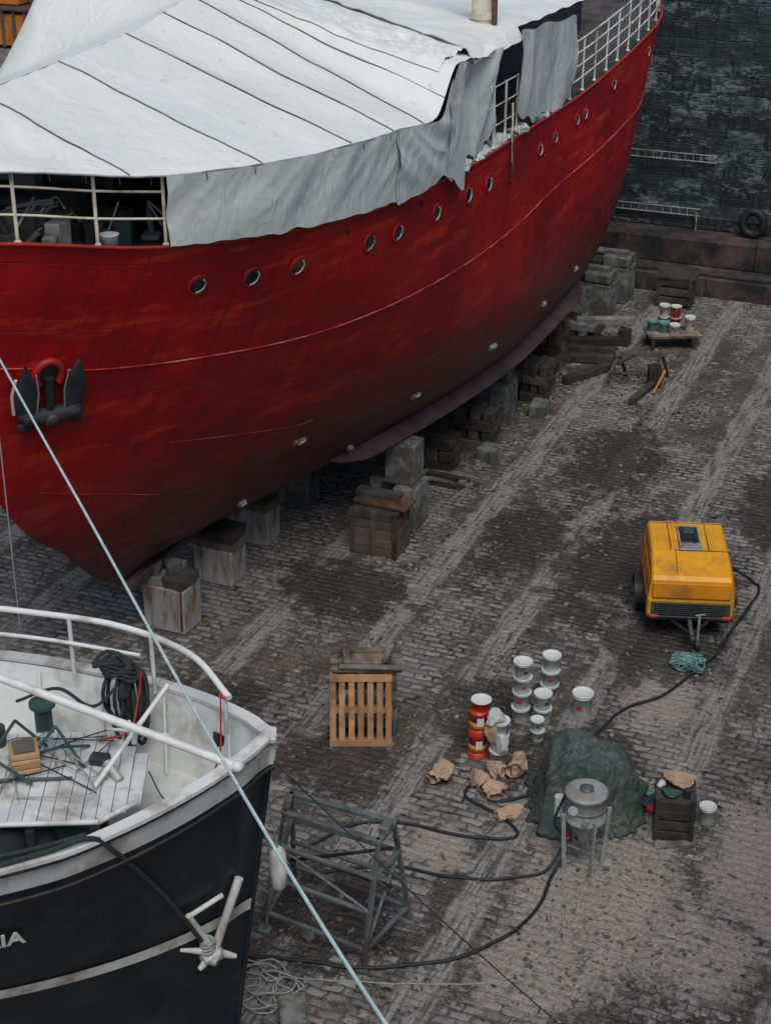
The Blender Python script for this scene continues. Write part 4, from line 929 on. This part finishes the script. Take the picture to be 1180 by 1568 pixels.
cy2(2.35,.75,4.0,2.35,1.35,4.0,.12);cy2(2.35,1.25,4.0,2.35,1.35,4.0,.22,n=20);cy2(2.7,.7,4.02,2.7,1.3,4.02,.2,n=20);cy2(2.7,1.28,4.02,2.7,1.36,4.02,.1)
cy2(3.05,.8,4.05,3.05,1.25,4.05,.26,n=22);cy2(2.45,1.0,3.7,2.45,1.0,4.3,.05);cy2(2.0,1.0,3.7,2.0,1.0,4.05,.06);cy2(2.0,1.0,4.05,2.0,1.0,4.12,.1)
k.box(W(2.6,1.0,3.75),(1.1,.5,.14),'dark',rot=rotm(AR))
for i in range(10):
    a=i*.63;k.box(W(3.05+.27*math.cos(a),1.27,4.05+.27*math.sin(a)),(.05,.05,.05),'dark')
cy2(1.65,-.95,3.7,1.65,-.95,4.9,.06);cy2(1.65,-1.1,4.75,1.65,-.78,4.75,.05);cy2(2.6,-1.0,3.7,2.6,-1.0,4.5,.10,'grille');cy2(2.6,-1.0,4.5,2.6,-1.0,4.55,.15,'grille');cy2(3.0,-.4,4.4,3.0,-.4,4.62,.1,'dark')
for j in range(12):
    dz=U(.6,1.05);o=U(-.14,.14);o2=U(-.1,.1);ph=U(0,1)
    pts=[W(1.65+o+.11*math.cos(t),-.93+o2+.08*math.sin(t*2+ph),4.95-dz/2+dz/2*math.sin(t)) for t in [2*math.pi*i/18 for i in range(18)]]
    k.tube(pts,.022,'rope_d',n=6,closed=True)
for j in range(9):
    pts=[W(1.65+.17*math.cos(t+j)+.02*j,-.93+.13*math.sin(t+j),4.94+.05*math.sin(t*2+j)+.02*j) for t in [2*math.pi*i/14 for i in range(14)]]
    k.tube(pts,.022,'rope_d',n=6,closed=True)
k.tube(spline([W(1.65,-.9,4.9),W(2.0,-.8,4.6),W(2.4,-.95,4.75),W(2.9,-1.1,4.5)],8),.02,'rope_d')
k.tube(spline([W(1.45,-.85,5.0),W(1.5,-.8,4.7),W(1.6,-.6,4.4),W(1.9,-.4,4.42)],8),.012,'rope_r',n=5)
k.tube(spline([W(.55,-.15,5.15),W(.56,-.1,4.8),W(.6,.0,4.4),W(.9,.1,3.75)],8),.010,'rope_r',n=5)
k.tube([W(.5+.05*math.cos(t),-.1+.05*math.sin(t),5.15) for t in [2*math.pi*i/10 for i in range(10)]],.014,'rope_r',n=5,closed=True)
k.tube(spline([W(1.4,-.4,4.0),W(1.2,-.2,3.74),W(.9,-.3,3.72),W(.8,.2,3.72),W(1.1,.3,3.72)],8),.008,'rope_d',n=4)
for p,q in(((2.0,-.3,4.42),(2.25,.0,4.62)),((2.25,0,4.62),(2.6,-.1,4.45)),((2.0,.1,4.42),(2.35,-.35,4.65)),((2.35,-.35,4.65),(2.7,.3,4.44)),((2.5,.4,4.44),(2.8,.4,4.7)),((2.8,.4,4.7),(2.95,.0,4.5)),((2.1,.3,4.43),(2.9,.35,4.46)),((2.45,-.3,4.43),(2.75,-.25,4.8)),((2.75,-.25,4.8),(2.9,.3,4.75))): cy2(*p,*q,.018,'grille',8)
for i in range(4): k.box(W(2.62,.08,4.47+.06*i),(.30,.32,.05),'pine',rot=rotm(.7),bev=.006,jit=.003)
k.box(W(2.62,.08,4.70),(.22,.24,.02),'rwood',rot=rotm(.7))
k.box(W(1.85,.0,4.45),(.2,.14,.1),'dark',rot=rotm(.2));k.cyl(W(1.6,.35,4.42),W(1.75,.2,4.55),.05,'galv')
for i in range(10):
    pts=spline([W(U(1.7,2.9),U(-.5,.7),4.43),W(U(1.7,2.9),U(-.5,.7),4.52),W(U(1.7,2.9),U(-.5,.7),4.43)],6);k.tube(pts,.008,random.choice(['rope_d','rope_l']),n=4)
k.build('deck_gear',parent=bs)
k=MB()
def side_pt(a,z,off): return W(a,bb(a,z)+off,z)
k.tube(spline([side_pt(4.2,4.60,.02),side_pt(3.0,4.58,.03),side_pt(2.2,4.59,.02),side_pt(1.75,4.62,.06),side_pt(1.55,4.35,.10),side_pt(1.35,3.9,.10),side_pt(1.15,3.4,.12),side_pt(.98,2.9,.15),side_pt(.86,2.55,.18),side_pt(.8,2.35,.15)],10),.027,'rope_d',n=8)
k.tube(spline([side_pt(3.6,4.56,-.2),side_pt(2.5,4.5,-.2),side_pt(1.8,4.6,-.05)],8),.025,'rope_d',n=8)
def an(p,q,r,m='whited',r1=None): k.cyl(side_pt(*p),side_pt(*q),r,m,n=10,r1=r1)
an((.42,3.05,.10),(.72,2.22,.20),.05);an((.60,2.95,.10),(.95,2.9,.12),.03);an((.72,2.22,.20),(1.05,2.45,.16),.055,r1=.02);an((.72,2.22,.20),(.5,2.05,.3),.06,r1=.03);an((.72,2.22,.2),(.88,2.05,.2),.07,r1=.03)
an((.95,2.92,.12),(.75,2.35,.2),.035);k.blob(side_pt(.75,2.2,.2),(.13,.13,.12),'whited',amp=.3,smooth=True,seed=3)
for i in range(5): k.tube([side_pt(.78,2.32,.2)+V((.07*math.cos(t),.07*math.sin(t),.03*i+.02*math.sin(t+i))) for t in [2*math.pi*j/12 for j in range(12)]],.02,'rope_l',n=6,closed=True)
k.rev(W(.02,-.42,2.6),[(.02,-.32),(.09,-.24),(.11,0),(.09,.24),(.02,.32)],'whited',n=14);k.cyl(W(.02,-.40,2.9),W(.2,-.25,4.6),.012,'rope_l',n=5)
k.build('anchor_and_lines',parent=bs)
cu=bpy.data.curves.new('lettering','FONT');cu.body='MARIA';cu.size=.27;cu.extrude=.006;cu.offset=.006;cu.align_x='RIGHT';cu.materials.append(M['white'])
lo=bpy.data.objects.new('name_lettering',cu);scene.collection.objects.link(lo)
p1=side_pt(2.50,3.38,.03);pu=side_pt(2.50,3.58,.03);pa=side_pt(3.2,3.38,.03)
xd=(p1-pa).normalized();yd=(pu-p1);yd=(yd-xd*yd.dot(xd)).normalized();zd_=xd.cross(yd)
mm=Matrix((xd,yd,zd_)).transposed().to_4x4();mm.translation=p1-bs.location+zd_*.035
lo.parent=bs;lo.matrix_local=mm
# ================================================================ WORLD, LIGHT, CAMERA
wd=bpy.data.worlds.new('World');scene.world=wd;wd.use_nodes=True;t=wd.node_tree
sky=t.nodes.new('ShaderNodeTexSky');sky.sky_type='NISHITA';sky.sun_disc=False
EL,AZ=math.radians(58),math.radians(150)
sky.sun_elevation=EL;sky.sun_rotation=AZ;sky.air_density=1.0;sky.dust_density=3.0;sky.ozone_density=.9
t.links.new(sky.outputs[0],t.nodes['Background'].inputs[0]);t.nodes['Background'].inputs[1].default_value=.115
l=bpy.data.lights.new('overcast_sun','SUN');l.energy=1.4;l.angle=math.radians(30);l.color=(1,.965,.91)
so=bpy.data.objects.new('overcast_sun',l);scene.collection.objects.link(so)
d=V((math.sin(AZ)*math.cos(EL),math.cos(AZ)*math.cos(EL),math.sin(EL)));so.rotation_euler=d.to_track_quat('Z','Y').to_euler();so.location=d*60
cam=bpy.data.cameras.new('camera');co=bpy.data.objects.new('camera',cam);scene.collection.objects.link(co)
co.location=(13.38,-21.68,14.2);co.rotation_euler=(math.radians(64),0,math.radians(22.9));cam.sensor_fit='VERTICAL';cam.sensor_height=36;cam.lens=2428/1568*36;cam.clip_end=2000
scene.camera=co
scene.view_settings.view_transform='Standard';scene.view_settings.look='None';scene.view_settings.exposure=0
